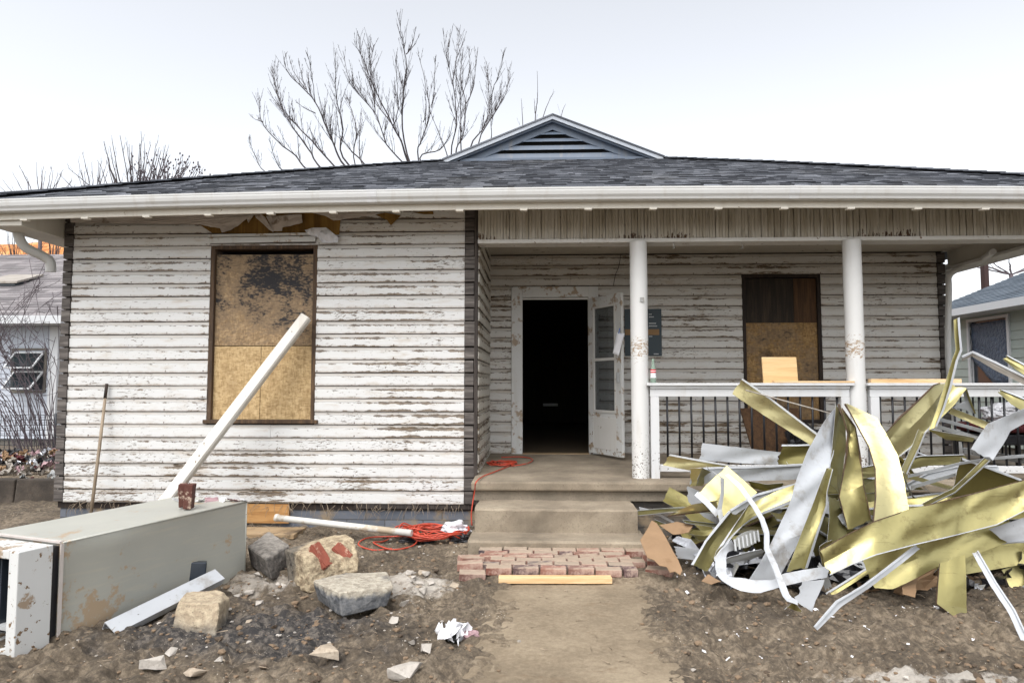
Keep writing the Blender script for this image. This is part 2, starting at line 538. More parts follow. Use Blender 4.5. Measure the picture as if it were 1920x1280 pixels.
MT['bark'] = plain('bark', L(58, 52, 54), L(80, 72, 72), .9, 0, 6, .5, .02)
MT['twig'] = plain('twig', L(70, 62, 66), L(92, 82, 86), .9, 0, 3, .2, .01)
MT['white_siding'] = plain('white_siding', L(186, 192, 202), L(172, 178, 188), .55, 0, 3, .1, .004)
MT['green_siding'] = plain('green_siding', L(168, 178, 170), L(152, 162, 156), .6, 0, 3, .1, .004)
MT['white_trim'] = plain('white_trim', L(204, 206, 208), L(190, 192, 194), .5, 0, 4, .1, .003)
MT['dark_glass'] = plain('dark_glass', L(38, 44, 52), L(56, 62, 70), .12, 0, 2, .05, .01)
MT['blue_plastic'] = plain('blue_plastic', L(44, 58, 78), L(84, 100, 122), .3, 0, 3, .9, .05)
MT['chimney'] = plain('chimney', L(66, 46, 44), L(48, 36, 35), .9, 0, 12)
MT['wire'] = plain('wire', L(60, 62, 66), L(80, 82, 86), .5, .6)
MT['wall_dark'] = concrete_mat('wall_dark', L(40, 35, 30), L(62, 55, 48), L(92, 82, 72), .08, .02)
# ------------------------------------------------------------------ metal sheet materials
def sheet_gold(name, c0, c1, rough, metal):
    m = Mat(name)
    n = m.noise(None, 2.6, 4, .55)
    o = m.orand()
    c = m.mix(n, c0, c1)
    c = m.mix(m.mul(m.math('FRACT', m.mul(o, 7.3)), .35), c, L(190, 182, 134))
    dirt = m.noise(None, 7, 6, .7)
    c = m.mix(m.mul(m.sm(dirt, .54, .70), .6), c, L(104, 90, 60))
    scr = m.noise(m.map(scale=(3, 60, 60)), 1, 3, .6)
    c = m.mix(m.mul(m.sm(scr, .62, .7), .3), c, L(90, 84, 52))
    h = m.add(m.noise(None, 9, 3, .5), m.mul(m.noise(None, 60, 2), .06))
    return m.out(c, m.add(rough, m.mul(dirt, .15)), metal, m.bump(h, .22, .02), Coat_Weight=.25, Coat_Roughness=.16)


def sheet_white(name, c0, c1, rough=.4):
    m = Mat(name)
    n = m.noise(None, 3, 4, .55)
    c = m.mix(n, c0, c1)
    dirt = m.noise(None, 6, 6, .7)
    c = m.mix(m.mul(m.sm(dirt, .50, .70), .65), c, L(128, 120, 108))
    sp = m.noise(None, 45, 2, .5)
    c = m.mix(m.sm(sp, .74, .76, 0, .8), c, L(84, 78, 74))
    return m.out(c, rough, 0, m.bump(m.noise(None, 8, 3, .5), .3, .015))


MT['gold'] = sheet_gold('gold', L(177, 167, 114), L(146, 136, 82), .28, .85)
MT['gold_pale'] = sheet_gold('gold_pale', L(196, 187, 142), L(172, 161, 112), .28, .8)
MT['olive'] = sheet_gold('olive', L(138, 130, 80), L(110, 103, 58), .28, .8)
MT['sheet_white'] = sheet_white('sheet_white', L(186, 189, 192), L(162, 165, 169))
MT['sheet_grey'] = sheet_white('sheet_grey', L(182, 184, 184), L(150, 152, 152), .5)
MT['sheet_dirty'] = sheet_white('sheet_dirty', L(170, 164, 156), L(136, 128, 118), .7)


# ------------------------------------------------------------------ ground
_T = {}


def vnoise(X, Y, seed):
    """value noise with numpy"""
    if seed not in _T: _T[seed] = np.random.RandomState(seed).rand(256, 256)
    T = _T[seed]
    xi = np.floor(X).astype(int); yi = np.floor(Y).astype(int)
    fx = X - xi; fy = Y - yi
    fx = fx * fx * (3 - 2 * fx); fy = fy * fy * (3 - 2 * fy)
    g = lambda a, b: T[a % 256, b % 256]
    return (g(xi, yi) * (1 - fx) + g(xi + 1, yi) * fx) * (1 - fy) + (g(xi, yi + 1) * (1 - fx) + g(xi + 1, yi + 1) * fx) * fy


def fbm(X, Y, sc, oc, seed, g=.5):
    a, s, t = 1, 0, 0
    for k in range(oc):
        s = s + a * (vnoise(X * sc + 17.3 * k, Y * sc + 9.1 * k, seed + k) - .5)
        t += a; a *= g; sc *= 2.03
    return s / t


def smn(x, a, b):
    t = np.clip((x - a) / (b - a), 0, 1)
    return t * t * (3 - 2 * t)


def ground_h(X, Y):
    h = .10 * fbm(X, Y, .7, 3, 1)
    ridg = 1 - 2 * np.abs(fbm(X, Y * 1.5, 4.2, 4, 20, .58)) * 2
    clod = fbm(X, Y, 9, 4, 40, .6)
    h = h + .050 * (ridg - .6) + .105 * clod + .065 * np.maximum(0, fbm(X, Y, 19, 3, 60, .62)) 
    # the trodden path
    cx = .215 + (Y - 4.4) * .03
    w = .42 + .12 * fbm(X, Y, 1.6, 3, 80) * 2
    inpath = 1 - smn(np.abs(X - cx), w - .13, w + .16)
    inpath = inpath * (1 - smn(Y, 5.45, 5.6))
    h = h * (1 - inpath * .93) + .02 - .022 * inpath
    # trampled smoother dirt near the house
    near = smn(Y, 5.2, 6.2) * .35
    h = h * (1 - near)
    # the brick apron sits on a low bank of dirt in front of the steps
    bank = smn(X, -.78, -.52) * (1 - smn(X, .88, 1.15)) * smn(Y, 5.10, 5.26)
    h = h * (1 - .75 * bank) + .055 * bank
    # slope up to the neighbours' yards at either side
    left = (1 - smn(X, -5.6, -5.25)) * smn(Y, 8.62, 8.7)
    h = h + left * .28
    far = smn(np.abs(Y), 9, 20)
    h = h * (1 - .6 * far)
    return h


def grid_lines():
    xs = np.concatenate([[-400, -200, -100, -60, -40, -28, -20, -16, -13, -11], np.arange(-9.5, -5, .09), np.arange(-5, 5.5, .021), np.arange(5.5, 8, .09), [9, 11, 14, 18, 26, 40, 60, 100, 200, 400]])
    ys = np.concatenate([[-60, -30, -15, -8, -4, -2, 0, 1], np.arange(1.5, 2.9, .08), np.arange(2.9, 6.9, .021), np.arange(6.9, 10, .1), [10.5, 11, 12, 14, 17, 21, 28, 40, 60, 100, 200, 400]])
    return xs, ys


def build_ground():
    xs, ys = grid_lines()
    X, Y = np.meshgrid(xs, ys)
    H = ground_h(X, Y)
    co = np.stack([X, Y, H], -1).reshape(-1, 3)
    nx, ny = len(xs), len(ys)
    idx = np.arange(nx * ny).reshape(ny, nx)
    q = np.stack([idx[:-1, :-1], idx[:-1, 1:], idx[1:, 1:], idx[1:, :-1]], -1).reshape(-1, 4)
    me = bpy.data.meshes.new("ground")
    me.vertices.add(len(co)); me.vertices.foreach_set("co", co.ravel())
    me.loops.add(q.size); me.loops.foreach_set("vertex_index", q.ravel().astype(np.int32))
    me.polygons.add(len(q)); me.polygons.foreach_set("loop_start", (np.arange(len(q)) * 4).astype(np.int32))
    me.polygons.foreach_set("use_smooth", np.ones(len(q), bool))
    me.update(calc_edges=True); me.validate()
    o = bpy.data.objects.new("ground", me)
    COL.objects.link(o)
    o["kind"] = "structure"
    m = Mat('dirt')
    x, y, z = m.sep()
    n = m.noise(None, 1.1, 6, .65)
    f = m.noise(None, 26, 6, .7)
    c = m.ramp(m.add(m.mul(n, .45), m.mul(f, .55)), [(.36, L(50, 43, 35)), (.5, L(92, 81, 67)), (.63, L(140, 126, 107))])
    # dust from the path trodden over its edges
    cxp = m.add(.215, m.mul(m.add(y, -4.4), .03))
    pd = m.add(m.math('ABSOLUTE', m.math('SUBTRACT', x, cxp)), m.mul(m.add(m.noise(None, 3.2, 6, .7), -.5), .55))
    pm = m.mul(m.sm(pd, .60, .42), m.sm(y, 5.6, 5.3))
    c = m.mix(m.mul(pm, .85), c, m.ramp(f, [(.34, L(90, 78, 63)), (.5, L(122, 108, 89)), (.66, L(148, 134, 112))]))
    # black ash left of the path
    ax = m.add(x, 1.75); ay = m.add(y, -4.1)
    d = m.math('SQRT', m.add(m.mul(m.mul(ax, ax), .7), m.mul(m.mul(ay, ay), 2.0)))
    ash = m.sm(m.add(d, m.mul(m.add(m.noise(None, 3.3, 6, .7), -.5), 1.7)), .85, .35)
    c = m.mix(m.mul(ash, .85), c, m.mix(m.sm(f, .45, .62), L(40, 40, 42), L(98, 92, 86)))
    # plaster dust: by the slab chunk, and a smear near the right front
    for (x0_, y0_, rx_, ry_, k_) in ((-.90, 4.98, .34, .30, .75), (1.95, 3.52, .62, .10, .8), (-2.0, 5.0, .35, .22, .5)):
        q = m.math('SQRT', m.add(m.math('POWER', m.mul(m.add(x, -x0_), 1 / rx_), 2.0), m.math('POWER', m.mul(m.add(y, -y0_), 1 / ry_), 2.0)))
        q = m.add(q, m.mul(m.add(m.noise(None, 9, 6, .72), -.5), 2.2))
        c = m.mix(m.sm(q, .95, .45, 0, k_), c, m.mix(f, L(150, 142, 132), L(206, 200, 190)))
    # pale plaster crumbs
    cr = m.vor(m.map(scale=(1, 1, 1)), 46, 'Distance')
    crz = m.noise(None, 2.1, 3, .6)
    c = m.mix(m.mul(m.sm(cr, .16, .10), m.sm(crz, .5, .66)), c, L(196, 188, 176))
    m.out(c, .95, 0, m.bump(m.add(m.noise(None, 40, 6, .72), m.mul(m.noise(None, 170, 3), .35)), .8, .014))
    me.materials.append(m.m)
    # the path: a trodden strip of packed pale earth, its edges buried in the dirt
    mb = MB()
    ys2 = np.arange(1.2, 5.50, .05); n2 = 40
    vs, fs = [], []
    for j, yy in enumerate(ys2):
        cx = .215 + (yy - 4.4) * .03
        for i in range(n2 + 1):
            xx = cx + (i / n2 - .5) * 1.35
            hh = .012 + .018 * float(fbm(np.array([xx]), np.array([yy]), 2.2, 4, 300)[0]) + .012 * float(fbm(np.array([xx]), np.array([yy]), 9, 3, 310)[0])
            hh -= .10 * sm(abs(i / n2 - .5), .40, .5)
            vs.append((xx, yy, hh))
    for j in range(len(ys2) - 1):
        for i in range(n2):
            a = j * (n2 + 1) + i
            fs.append((a, a + 1, a + n2 + 2, a + n2 + 1))
    mb.add(vs, fs, 0, 0, True)
    m = Mat('packed_earth')
    n = m.noise(None, 1.6, 6, .62); f = m.noise(None, 34, 5, .7)
    c = m.ramp(m.add(m.mul(n, .6), m.mul(f, .4)), [(.34, L(98, 86, 69)), (.5, L(128, 114, 94)), (.66, L(152, 138, 116))])
    c = m.mix(m.mul(m.sm(m.noise(m.map(scale=(2.2, 7, 1)), 1, 6, .7), .57, .68), .7), c, L(112, 92, 70))
    m.out(c, .93, 0, m.bump(m.add(f, m.mul(m.noise(None, 150, 3), .4)), .5, .008))
    p = mb.build('path', m.m, org=(0, 0, 0))
    p["kind"] = "structure"


build_ground()


def gz(x, y):
    return float(ground_h(np.array([float(x)]), np.array([float(y)]))[0])


# hillside far to the left, its sunset glow painted as an orange colour
def build_hill():
    mb = MB()
    vs, fs = [], []
    nx, ny = 60, 16
    for j in range(ny + 1):
        for i in range(nx + 1):
            x = -190 + i * 3.0
            y = 62 + j * 4.5
            t = j / ny
            prof = sm(x, -8, -75)
            h = (25 * sm(t, 0, .55) * (1 - .4 * sm(t, .7, 1))) * (.15 + .85 * prof) + 1.6 * (noise.noise(Vector((x * .08, y * .1, 0))))
            vs.append((x, y, h - 1.5))
    for j in range(ny):
        for i in range(nx):
            a = j * (nx + 1) + i
            fs.append((a, a + 1, a + nx + 2, a + nx + 1))
    mb.add(vs, fs, 0, 0, True)
    m = Mat('painted_sunset')
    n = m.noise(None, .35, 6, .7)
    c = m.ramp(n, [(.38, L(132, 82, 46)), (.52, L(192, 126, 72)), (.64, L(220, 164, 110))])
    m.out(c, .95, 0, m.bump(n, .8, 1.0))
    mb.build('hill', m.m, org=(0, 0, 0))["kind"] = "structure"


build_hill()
# ------------------------------------------------------------------ the house
YF, YB = 7.0, 8.75
XL, XR, XC, XB = -5.085, -.63, -.765, 5.20       # left corner, porch side wall, right end of the front siding, right end of the porch wall
house = empty('abandoned_house', (.24, YF, 0), 'single storey abandoned house in peeling white boards with a boarded window and open front door', 'house')


def siding(mb, a, b, axis, c, out, z0, n, pitch, openings=(), trims=(), joints=True, depth=1.0, wob=.0022):
    prof = [(0, -.012), (0, .015), (.69 * pitch, .017), (.705 * pitch, .003), (.735 * pitch, .002), (.755 * pitch, .007), (pitch - .0045, .006), (pitch - .0045, -.012)]
    for i in range(n):
        zb = z0 + i * pitch
        zc = zb + pitch * .5
        iv = [(a, b)]
        for (o0, o1, oz0, oz1) in openings:
            if oz0 < zc < oz1:
                nv = []
                for (p, q) in iv:
                    if o0 > p: nv.append((p, min(q, o0)))
                    if o1 < q: nv.append((max(p, o1), q))
                iv = [w for w in nv if w[1] - w[0] > .01]
        pcs = []
        for (p, q) in iv:
            if joints and q - p > 2 and random.random() < .6:
                k = random.uniform(p + .5, q - .5)
                pcs += [(p, k - .001), (k + .001, q)]
            else: pcs.append((p, q))
        for (p, q) in pcs:
            e0 = random.uniform(-.002, .003); dz = random.uniform(-.0012, .0012); tilt = random.uniform(-.0018, .0018)
            N = max(2, int((q - p) / .16) + 1)
            vs, fs = [], []
            for k in range(N):
                t = k / (N - 1); s = lerp(p, q, t)
                jo = noise.noise(Vector((s * 1.6, i * 3.3, 0))) * wob + e0
                jz = noise.noise(Vector((s * 2.1, i * 5.1, 9))) * .0016 + dz + tilt * (t - .5)
                chip = max(0, noise.noise(Vector((s * 7, i * 2.7, 4))) - .42) * .012
                for kk, (z, o) in enumerate(prof):
                    zz = zb + z + jz + (chip if kk < 2 else 0)
                    oo = (o * depth + (jo if o > -.01 else 0)) * out
                    vs.append((s, c + oo, zz) if axis == 'x' else (c + oo, s, zz))
            m = len(prof)
            for k in range(N - 1):
                for kk in range(m - 1):
                    q4 = (k * m + kk, (k + 1) * m + kk, (k + 1) * m + kk + 1, k * m + kk + 1)
                    fs.append(q4 if (out < 0) == (axis == 'x') else q4[::-1])
            fs.append(tuple(range(m))); fs.append(tuple(range((N - 1) * m, N * m)))
            mb.add(vs, fs, 0)


def wall_panel(mb, x0, x1, y0, y1, z0, z1, ops=()):
    """solid wall behind the boards, with holes"""
    cuts = sorted({x0, x1, *[o[0] for o in ops], *[o[1] for o in ops]})
    for p, q in zip(cuts, cuts[1:]):
        hit = [o for o in ops if o[0] < (p + q) / 2 < o[1]]
        if not hit: mb.box((p, y0, z0), (q, y1, z1))
        for o in hit:
            if o[2] > z0: mb.box((p, y0, z0), (q, y1, o[2]))
            if o[3] < z1: mb.box((p, y0, o[3]), (q, y1, z1))


W1 = (-3.490, -2.335, 1.10, 3.000)
W2 = (2.640, 3.645, 1.02, 2.935)
DR = (-.330, .760, .60, 2.77)
mb = MB(); siding(mb, XL + .085, XC, 'x', YF, -1, ZF, 23, PITCH, [W1])
mb.build('front_wall', MT['siding_front'], house)
mb = MB(); siding(mb, XR - .005, XB - .09, 'x', YB, -1, ZB, 19, .1357, [W2, DR])
mb.build('porch_wall', MT['siding_back'], house)
mb = MB(); siding(mb, YF + .03, YB, 'y', XR, 1, ZF + .30 - .30 + .1355 * 2, 21, PITCH, joints=False)
mb.build('porch_side_wall', MT['siding_side'], house)
mb = MB()
siding(mb, YF + .02, 16, 'y', XL, -1, ZF, 23, PITCH)
siding(mb, YB + .02, 16, 'y', XB, 1, ZF, 23, PITCH)
siding(mb, XL, XB, 'x', 16, 1, ZF, 23, PITCH)
mb.build('outer_wall', MT['siding_front'], house)
# solid wall cores (dark old sheathing) with the holes of the windows and the door
mb = MB()
wall_panel(mb, XL + .01, XR - .02, YF + .013, YF + .11, .2, 3.38, [W1])
wall_panel(mb, XR - .02, XB - .01, YB + .013, YB + .11, .2, 3.38, [W2, DR])
mb.box((XR - .12, YF + .11, .2), (XR - .012, YB + .013, 3.38))
mb.box((XL + .01, YF + .11, .2), (XL + .11, 15.99, 3.38))
mb.box((XB - .11, YB + .11, .2), (XB - .01, 15.99, 3.38))
mb.box((XL + .11, 15.88, .2), (XB - .11, 15.99, 3.38))
mb.build('wall_core', MT['frame_dark'], house)
# corner boards: blocks of bare grey wood left where the corner trim was pulled off
def corner(name, x0, x1, y, z0, n, mat, out=.024):
    mb = MB()
    for i in range(n):
        zb = z0 + i * PITCH
        j = random.uniform(-.006, .006)
        mb.box((x0 + random.uniform(-.004, .004), y - out - random.uniform(0, .008), zb + .006), (x1 + j, y + .005, zb + PITCH - .005 - random.uniform(0, .008)))
    return mb.build(name, mat, house, bevel=.004)
corner('corner_board', XL - .012, XL + .083, YF, ZF, 23, MT['corner_wood'])
corner('corner_board', XC + .004, XR - .032, YF, ZF, 23, MT['corner_wood'])
corner('corner_board', XB - .085, XB + .012, YB, ZB, 19, MT['corner_wood'])
mb = MB()
mb.box((XR - .03, YF - .026, ZF), (XR + .004, YF + .03, 3.36))
mb.build('corner_trim', MT['corner_dark'], house)
# foundation
mb = MB()
mb.box((XL + .03, YF + .03, -.3), (XR - .02, YF + .2, ZF + .012))
mb.box((XL + .03, YF + .2, -.3), (XL + .2, 15.9, ZF + .012))
mb.box((XL + .2, 15.7, -.3), (XB - .03, 15.9, ZF + .012))
mb.box((XB - .2, YB + .2, -.3), (XB - .03, 15.7, ZF + .012))
mb.build('foundation', MT['slate_brick'], house)
mb = MB()
a = P(465, 945, YF); b = P(545, 990, YF)
mb.box((a.x - .6, YF - .012, .06), (b.x - .02, YF + .028, .255))
mb.build('crawl_board', MT['lumber_orange'], house)
mb = MB(); mb.box((-1.9, YF - .006, ZF - .05), (XR - .04, YF + .035, ZF + .0))
mb.build('sill_board', MT['corner_dark'], house)

# ---------------- roof
Y0, ZE, SL = 6.28, 3.365, .402
XEL, XER, YG = -5.47, 5.95, 10.3
sag = lambda x: -.0021 * x * x
ca = 1 / math.hypot(1, SL)


def rp(x, s, up=0):
    """point on the front roof plane; s = run from the eave"""
    f = max(0, 1 - s / 3.0)
    return Vector((x, Y0 + s - up * SL * ca, ZE + s * SL + sag(x) * f + up * ca))


roofp = None
mb = MB()
N = 40
T = 4.02
for k in range(N):       # deck under the shingles
    x0 = lerp(XEL, XER, k / N); x1 = lerp(XEL, XER, (k + 1) / N)
    lim = lambda x: max(0.01, min(T, x - XEL, XER - x))
    for (sa0, sb0, sa1, sb1) in ((0, lim(x0), 0, lim(x1)),):
        a, b, c, d = rp(x0, sa0, -.004), rp(x1, sa1, -.004), rp(x1, sb1, -.004), rp(x0, sb0, -.004)
        mb.hexa([v - Vector((0, 0, .05)) for v in (a, b, c, d)] + [a, b, c, d], 0, .4)
# side planes and the ridge; they run forward of the gable as its overhang
XRG = .24; ZR = ZE + (XRG - XEL) * SL
def quad(pts, th=.06, m=0):
    pts = [Vector(p) for p in pts]
    mb.prism(pts, Vector((0, 0, -th)), m, .45)
YO = 10.19
for sgn, xe in ((1, XEL), (-1, XER)):
    zf = lambda x: ZE + abs(x - xe) * SL
    xh = xe + sgn * T
    quad([(xe, Y0, ZE), (xh, YG, zf(xh)), (xh, 16.5, zf(xh)), (xe, 16.5, ZE)])
    xo = xh - sgn * .04
    quad([(xo, YO, zf(xo)), (XRG, YO, ZR), (XRG, 16.5, ZR), (xo, 16.5, zf(xo))], .05)
roof = mb.build('roof', MT['shingle'], house)
# shingle courses on the front plane
mb = MB()
ex = .125
nc = int(T / ca / ex / 1.0 * 1.0)
for c in range(nc + 1):
    s0 = c * ex * ca; s1 = min(T, s0 + ex * ca * 1.25)
    if s0 > T - .03: break
    xl, xr = XEL + s0 + .0, XER - s0
    x = xl - random.uniform(0, .2)
    while x < xr:
        w = random.choice((.07, .1, .13, .17, .22)) * random.uniform(.85, 1.15)
        a, b = max(x, xl), min(x + w, xr)
        x += w
        if b - a < .02: continue
        th = random.choice((.008, .010, .017, .019)) ; d = random.uniform(-.006, .006) * (1 if th < .012 else 0)
        so = s0 + d - (.0 if c else .03)
        g = .0015
        lo = [rp(a + g, so, .0), rp(b - g, so, .0), rp(b - g, s1, 0), rp(a + g, s1, 0)]
        hi = [rp(a + g, so, th), rp(b - g, so, th), rp(b - g, s1, .003), rp(a + g, s1, .003)]
        mb.hexa(lo + hi, 0, min(1, max(0, random.gauss(.45, .22))))
mb.build('shingle_courses', MT['shingle'], roof)
# hip caps
for sgn, xe in ((1, XEL), (-1, XER)):
    mb = MB()
    n = 34
    for k in range(n):
        s0 = T * k / n; s1 = T * (k + 1.25) / n
        p = rp(xe + sgn * s0, s0, .022); q = rp(xe + sgn * min(T, s1), min(T, s1), .012)
        mb.bar(p, q, .2, .012, 0)
    mb.build('hip_cap', MT['shingle'], roof)
MT['rake_grey'] = chip_mat('rake_grey', L(178, 184, 192), L(158, 164, 172), L(110, 112, 116), -.02, 18)
# the little gable on top
gb = MB()
zb = ZE + T * SL
xgl, xgr = XEL + T, XER - T
zg = lambda x: ZR - abs(x - XRG) * SL
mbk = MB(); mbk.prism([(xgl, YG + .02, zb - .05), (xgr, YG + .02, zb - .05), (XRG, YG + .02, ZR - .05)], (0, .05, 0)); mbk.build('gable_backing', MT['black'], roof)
def rakeboard(y0, y1, off0, off1, mat, name, ext=.0):
    """sloping board under the gable edge, between off0 and off1 below the roof line"""
    m_ = MB()
    for sgn, xe in ((-1, xgl - ext), (1, xgr + ext)):
        e = Vector((xe, y0, zg(xe))); r = Vector((XRG, y0, ZR))
        pts = [e - Vector((0, 0, off0)), r - Vector((0, 0, off0)), r - Vector((0, 0, off1)), e - Vector((0, 0, off1))]
        if off1 > .12:   # clip the low corner on the roof
            k = (off1 - off0) / SL * .98
            pts[3] = Vector((xe - sgn * k, y0, zg(xe - sgn * k) - off1))
        m_.prism(pts, (0, y1 - y0, 0))
    return m_.build(name, mat, roof)
rakeboard(YO - .025, YO - .002, .012, .072, MT['rake_grey'], 'rake_trim')
rakeboard(YO - .04, YO - .025, -.012, .012, MT['shingle'], 'rake_shingle', .02)
rakeboard(YO + .01, YG, .052, .10, MT['gable_blue'], 'rake_soffit')
rakeboard(YG - .03, YG + .015, .10, .20, MT['gable_blue'], 'frieze_board')
gv = None
m_ = MB()
for k, (z0, z1) in enumerate(((.005, .11), (.155, .235), (.285, .345), (.395, .45), )):
    za, zc_ = zb + z0, zb + z1
    half = (ZR - .20 - za) / SL
    half2 = (ZR - .20 - zc_) / SL
    if half2 < .05: half2 = .02
    m_.hexa([(XRG - half, YG - .045, za), (XRG + half, YG - .045, za), (XRG + half, YG + .01, za + .02), (XRG - half, YG + .01, za + .02),
             (XRG - half2, YG - .01, zc_), (XRG + half2, YG - .01, zc_), (XRG + half2, YG + .012, zc_), (XRG - half2, YG + .012, zc_)])
m_.build('gable_louver', MT['gable_blue'], roof)
m_ = MB(); m_.box((xgl + .25, YG - .07, zb - .05), (xgr - .25, YG + .0, zb + .022)); m_.build('gable_sill', MT['gable_blue'], roof)
# second, slightly higher roof behind on the right
m_ = MB()
m_.prism([(.62, 11.3, ZR - .02), (XRG + 2.1, 11.3, ZR - .02 - 1.48 * SL * .93), (XRG + 2.1, 15, ZR - .02 - 1.48 * SL * .93), (.62, 15, ZR - .02)], (0, 0, .09))
m_.build('rear_roof', MT['shingle'], roof)

# ---------------- eave: gutter, fascia, rafters, soffit
def sweep_x(name, prof, xs, mat, dy=0, parent=house, m=0, smooth=False):
    """profile of (y, z) swept along the sagging eave"""
    m_ = MB(); vs, fs = [], []
    n = len(prof)
    for x in xs:
        for (y, z) in prof: vs.append((x, y, z + sag(x)))
    for i in range(len(xs) - 1):
        for k in range(n):
            k2 = (k + 1) % n
            fs.append((i * n + k, (i + 1) * n + k, (i + 1) * n + k2, i * n + k2))
    fs += [tuple(range(n)), tuple(range((len(xs) - 1) * n, len(xs) * n))[::-1]]
    m_.add(vs, fs, m, .5, smooth)
    return m_.build(name, mat, parent)
xs = [lerp(XEL - .02, XER + .02, k / 40) for k in range(41)]
gy = Y0 - .03
prof = [(gy + .10, 3.345), (gy + .10, 3.235), (gy + .03, 3.235), (gy + .018, 3.243), (gy + .012, 3.262), (gy - .004, 3.285), (gy - .012, 3.318), (gy - .012, 3.335), (gy - .016, 3.337), (gy - .016, 3.352), (gy - .004, 3.354), (gy - .004, 3.335), (gy - .002, 3.318), (gy + .01, 3.287), (gy + .024, 3.264), (gy + .032, 3.25), (gy + .09, 3.25), (gy + .09, 3.345)]
sweep_x('gutter', prof, xs, MT['gutter'])
for xq in (-1.62, 2.35):
    sweep_x('gutter_joint', [(y + (-.004 if y < gy + .05 else 0), z - (.003 if z < 3.26 else 0)) for (y, z) in prof[2:14]] + [(gy + .03, 3.33)], [xq, xq + .045, xq + .09], MT['rail'])
sweep_x('fascia_board', [(gy + .102, 3.175), (gy + .125, 3.175), (gy + .125, 3.36), (gy + .102, 3.36)], xs, MT['fascia'])
sweep_x('soffit', [(gy + .127, 3.182), (YF - .02, 3.398), (YF - .02, 3.41), (gy + .127, 3.20)], [lerp(XEL, XER, k / 20) for k in range(21)], MT['soffit'])
for k in range(18):
    x = XEL + .42 + k * .615
    if x > XER - .1: break
    m_ = MB()
    z = 3.172 + sag(x)
    m_.box((x - .035, gy + .08, z - .014), (x + .035, gy + .135, z + .006))
    m_.build('rafter_tail', MT['fascia'], house)
# boxed corner return at the left end
m_ = MB()
z = 3.16 + sag(XEL)
m_.hexa([(XEL + .02, gy + .13, z - .03), (XL - .02, gy + .13, z - .03), (XL - .02, YF + .5, z - .03), (XEL + .02, YF + .5, z - .03), (XEL + .02, gy + .13, z + .13), (XL - .02, gy + .13, z + .13), (XL - .02, YF + .5, z + .25), (XEL + .02, YF + .5, z + .13)])
m_.build('eave_return', MT['soffit'], house)
m_ = MB()
m_.box((XEL - .01, gy + .13, z - .02), (XEL + .015, 16.4, z + .14))
m_.box((XER - .015, gy + .13, z - .02), (XER + .01, 16.4, z + .14))
m_.build('side_fascia', MT['fascia'], house)

# ---------------- porch: beam, ceiling, columns, floor
bx0, bx1 = XR + .01, 5.45
m_ = MB()
x = bx0
zt, zbm = 3.372, 3.005
while x < bx1 + .1:
    w = .0665
    d = random.uniform(-.003, .002)
    m_.box((x + .002, YF - .075 + d, zbm + random.uniform(-.002, .003)), (x + w * .5 - .001, YF - .055, zt)); m_.box((x + w * .5 + .001, YF - .075 + d, zbm + random.uniform(-.002, .003)), (x + w - random.choice((.002, .002, .006)), YF - .055, zt))
    x += w
fz = Mat('frieze')
x_, y_, z_ = fz.sep()
st = fz.noise(fz.comb(fz.mul(x_, 26), fz.mul(z_, 3.2), 0), 1, 5, .65)
hi = fz.noise(fz.comb(fz.mul(x_, .9), fz.mul(z_, 1.2), 5), 1, 3, .6)
r_ = fz.rnd()
base = fz.mix(r_, L(196, 191, 180), L(172, 165, 150))
base = fz.mix(fz.mul(fz.sm(st, .46, .70), .6), base, L(108, 97, 80))
blk = fz.sm(fz.add(fz.noise(fz.comb(fz.mul(x_, 40), fz.mul(z_, 9), 2), 1, 4, .65), fz.add(fz.mul(fz.sm(hi, .45, .68), .30), fz.sm(z_, 3.14, 3.01, 0, .16))), .90, .93)
base = fz.mix(blk, base, fz.mix(st, L(96, 64, 34), L(26, 22, 20)))
fz.out(base, .7, 0, fz.bump(fz.math('SUBTRACT', fz.mul(st, .4), blk), .5, .004))
beam = m_.build('porch_beam', fz.m, house)
m_ = MB()
m_.box((bx0, YF - .045, zbm + .01), (bx1 + .1, YF + .09, zt + .02))
m_.box((bx1 - .16, YF + .09, zbm + .01), (bx1 - .01, YB + .05, zt + .02))
m_.build('beam_core', MT['soffit'], beam)
m_ = MB()
m_.box((bx0, YF - .10, zbm - .045), (bx1 + .12, YF + .11, zbm - .003))
m_.box((bx1 - .2, YF + .112, zbm - .045), (bx1 + .03, YB + .05, zbm - .003))
m_.build('beam_trim', MT['trim'], beam, bevel=.006)
m_ = MB(); m_.box((bx0 - .02, YF + .09, 3.2), (bx1, YB + .02, 3.23)); m_.build('porch_ceiling', MT['ceiling'], house)
zfl = lambda y: lerp(.607, .555, (YB - y) / (YB - 6.62))
def column(px, y=6.90):
    x = P(px, 456, y).x
    m_ = MB()
    n = 12
    prof = [(.0885 + .001 * math.sin(k * 2.1), lerp(zfl(y) - .01, zbm - .047, k / n)) for k in range(n + 1)]
    m_.lathe((x, y, 0), prof, 28)
    return x, m_.build('porch_column', MT['column'], house)
cx1, c1 = column(1196.5)
cx2, c2 = column(1596.5)
cx3 = 5.30
m_ = MB(); m_.lathe((cx3, 6.9, 0), [(.0885, zfl(6.9) - .01), (.0885, zbm - .047)], 28); m_.build('porch_column', MT['column'], house)
m_ = MB(); p = P(1201, 564, 6.9); m_.box((p.x - .02, 6.80, p.z - .02), (p.x + .022, 6.818, p.z + .024)); m_.build('tag_plate', MT['sheet_grey'], c1)
m_ = MB()
m_.hexa([(XR - .02, 6.60, .465), (5.6, 6.60, .465), (5.6, YB + .1, .5), (XR - .02, YB + .1, .5), (XR - .02, 6.60, zfl(6.6)), (5.6, 6.60, zfl(6.6)), (5.6, YB + .1, zfl(YB + .1)), (XR - .02, YB + .1, zfl(YB + .1))])
m_.build('porch_floor', MT['step'], house, bevel=.018)
m_ = MB()
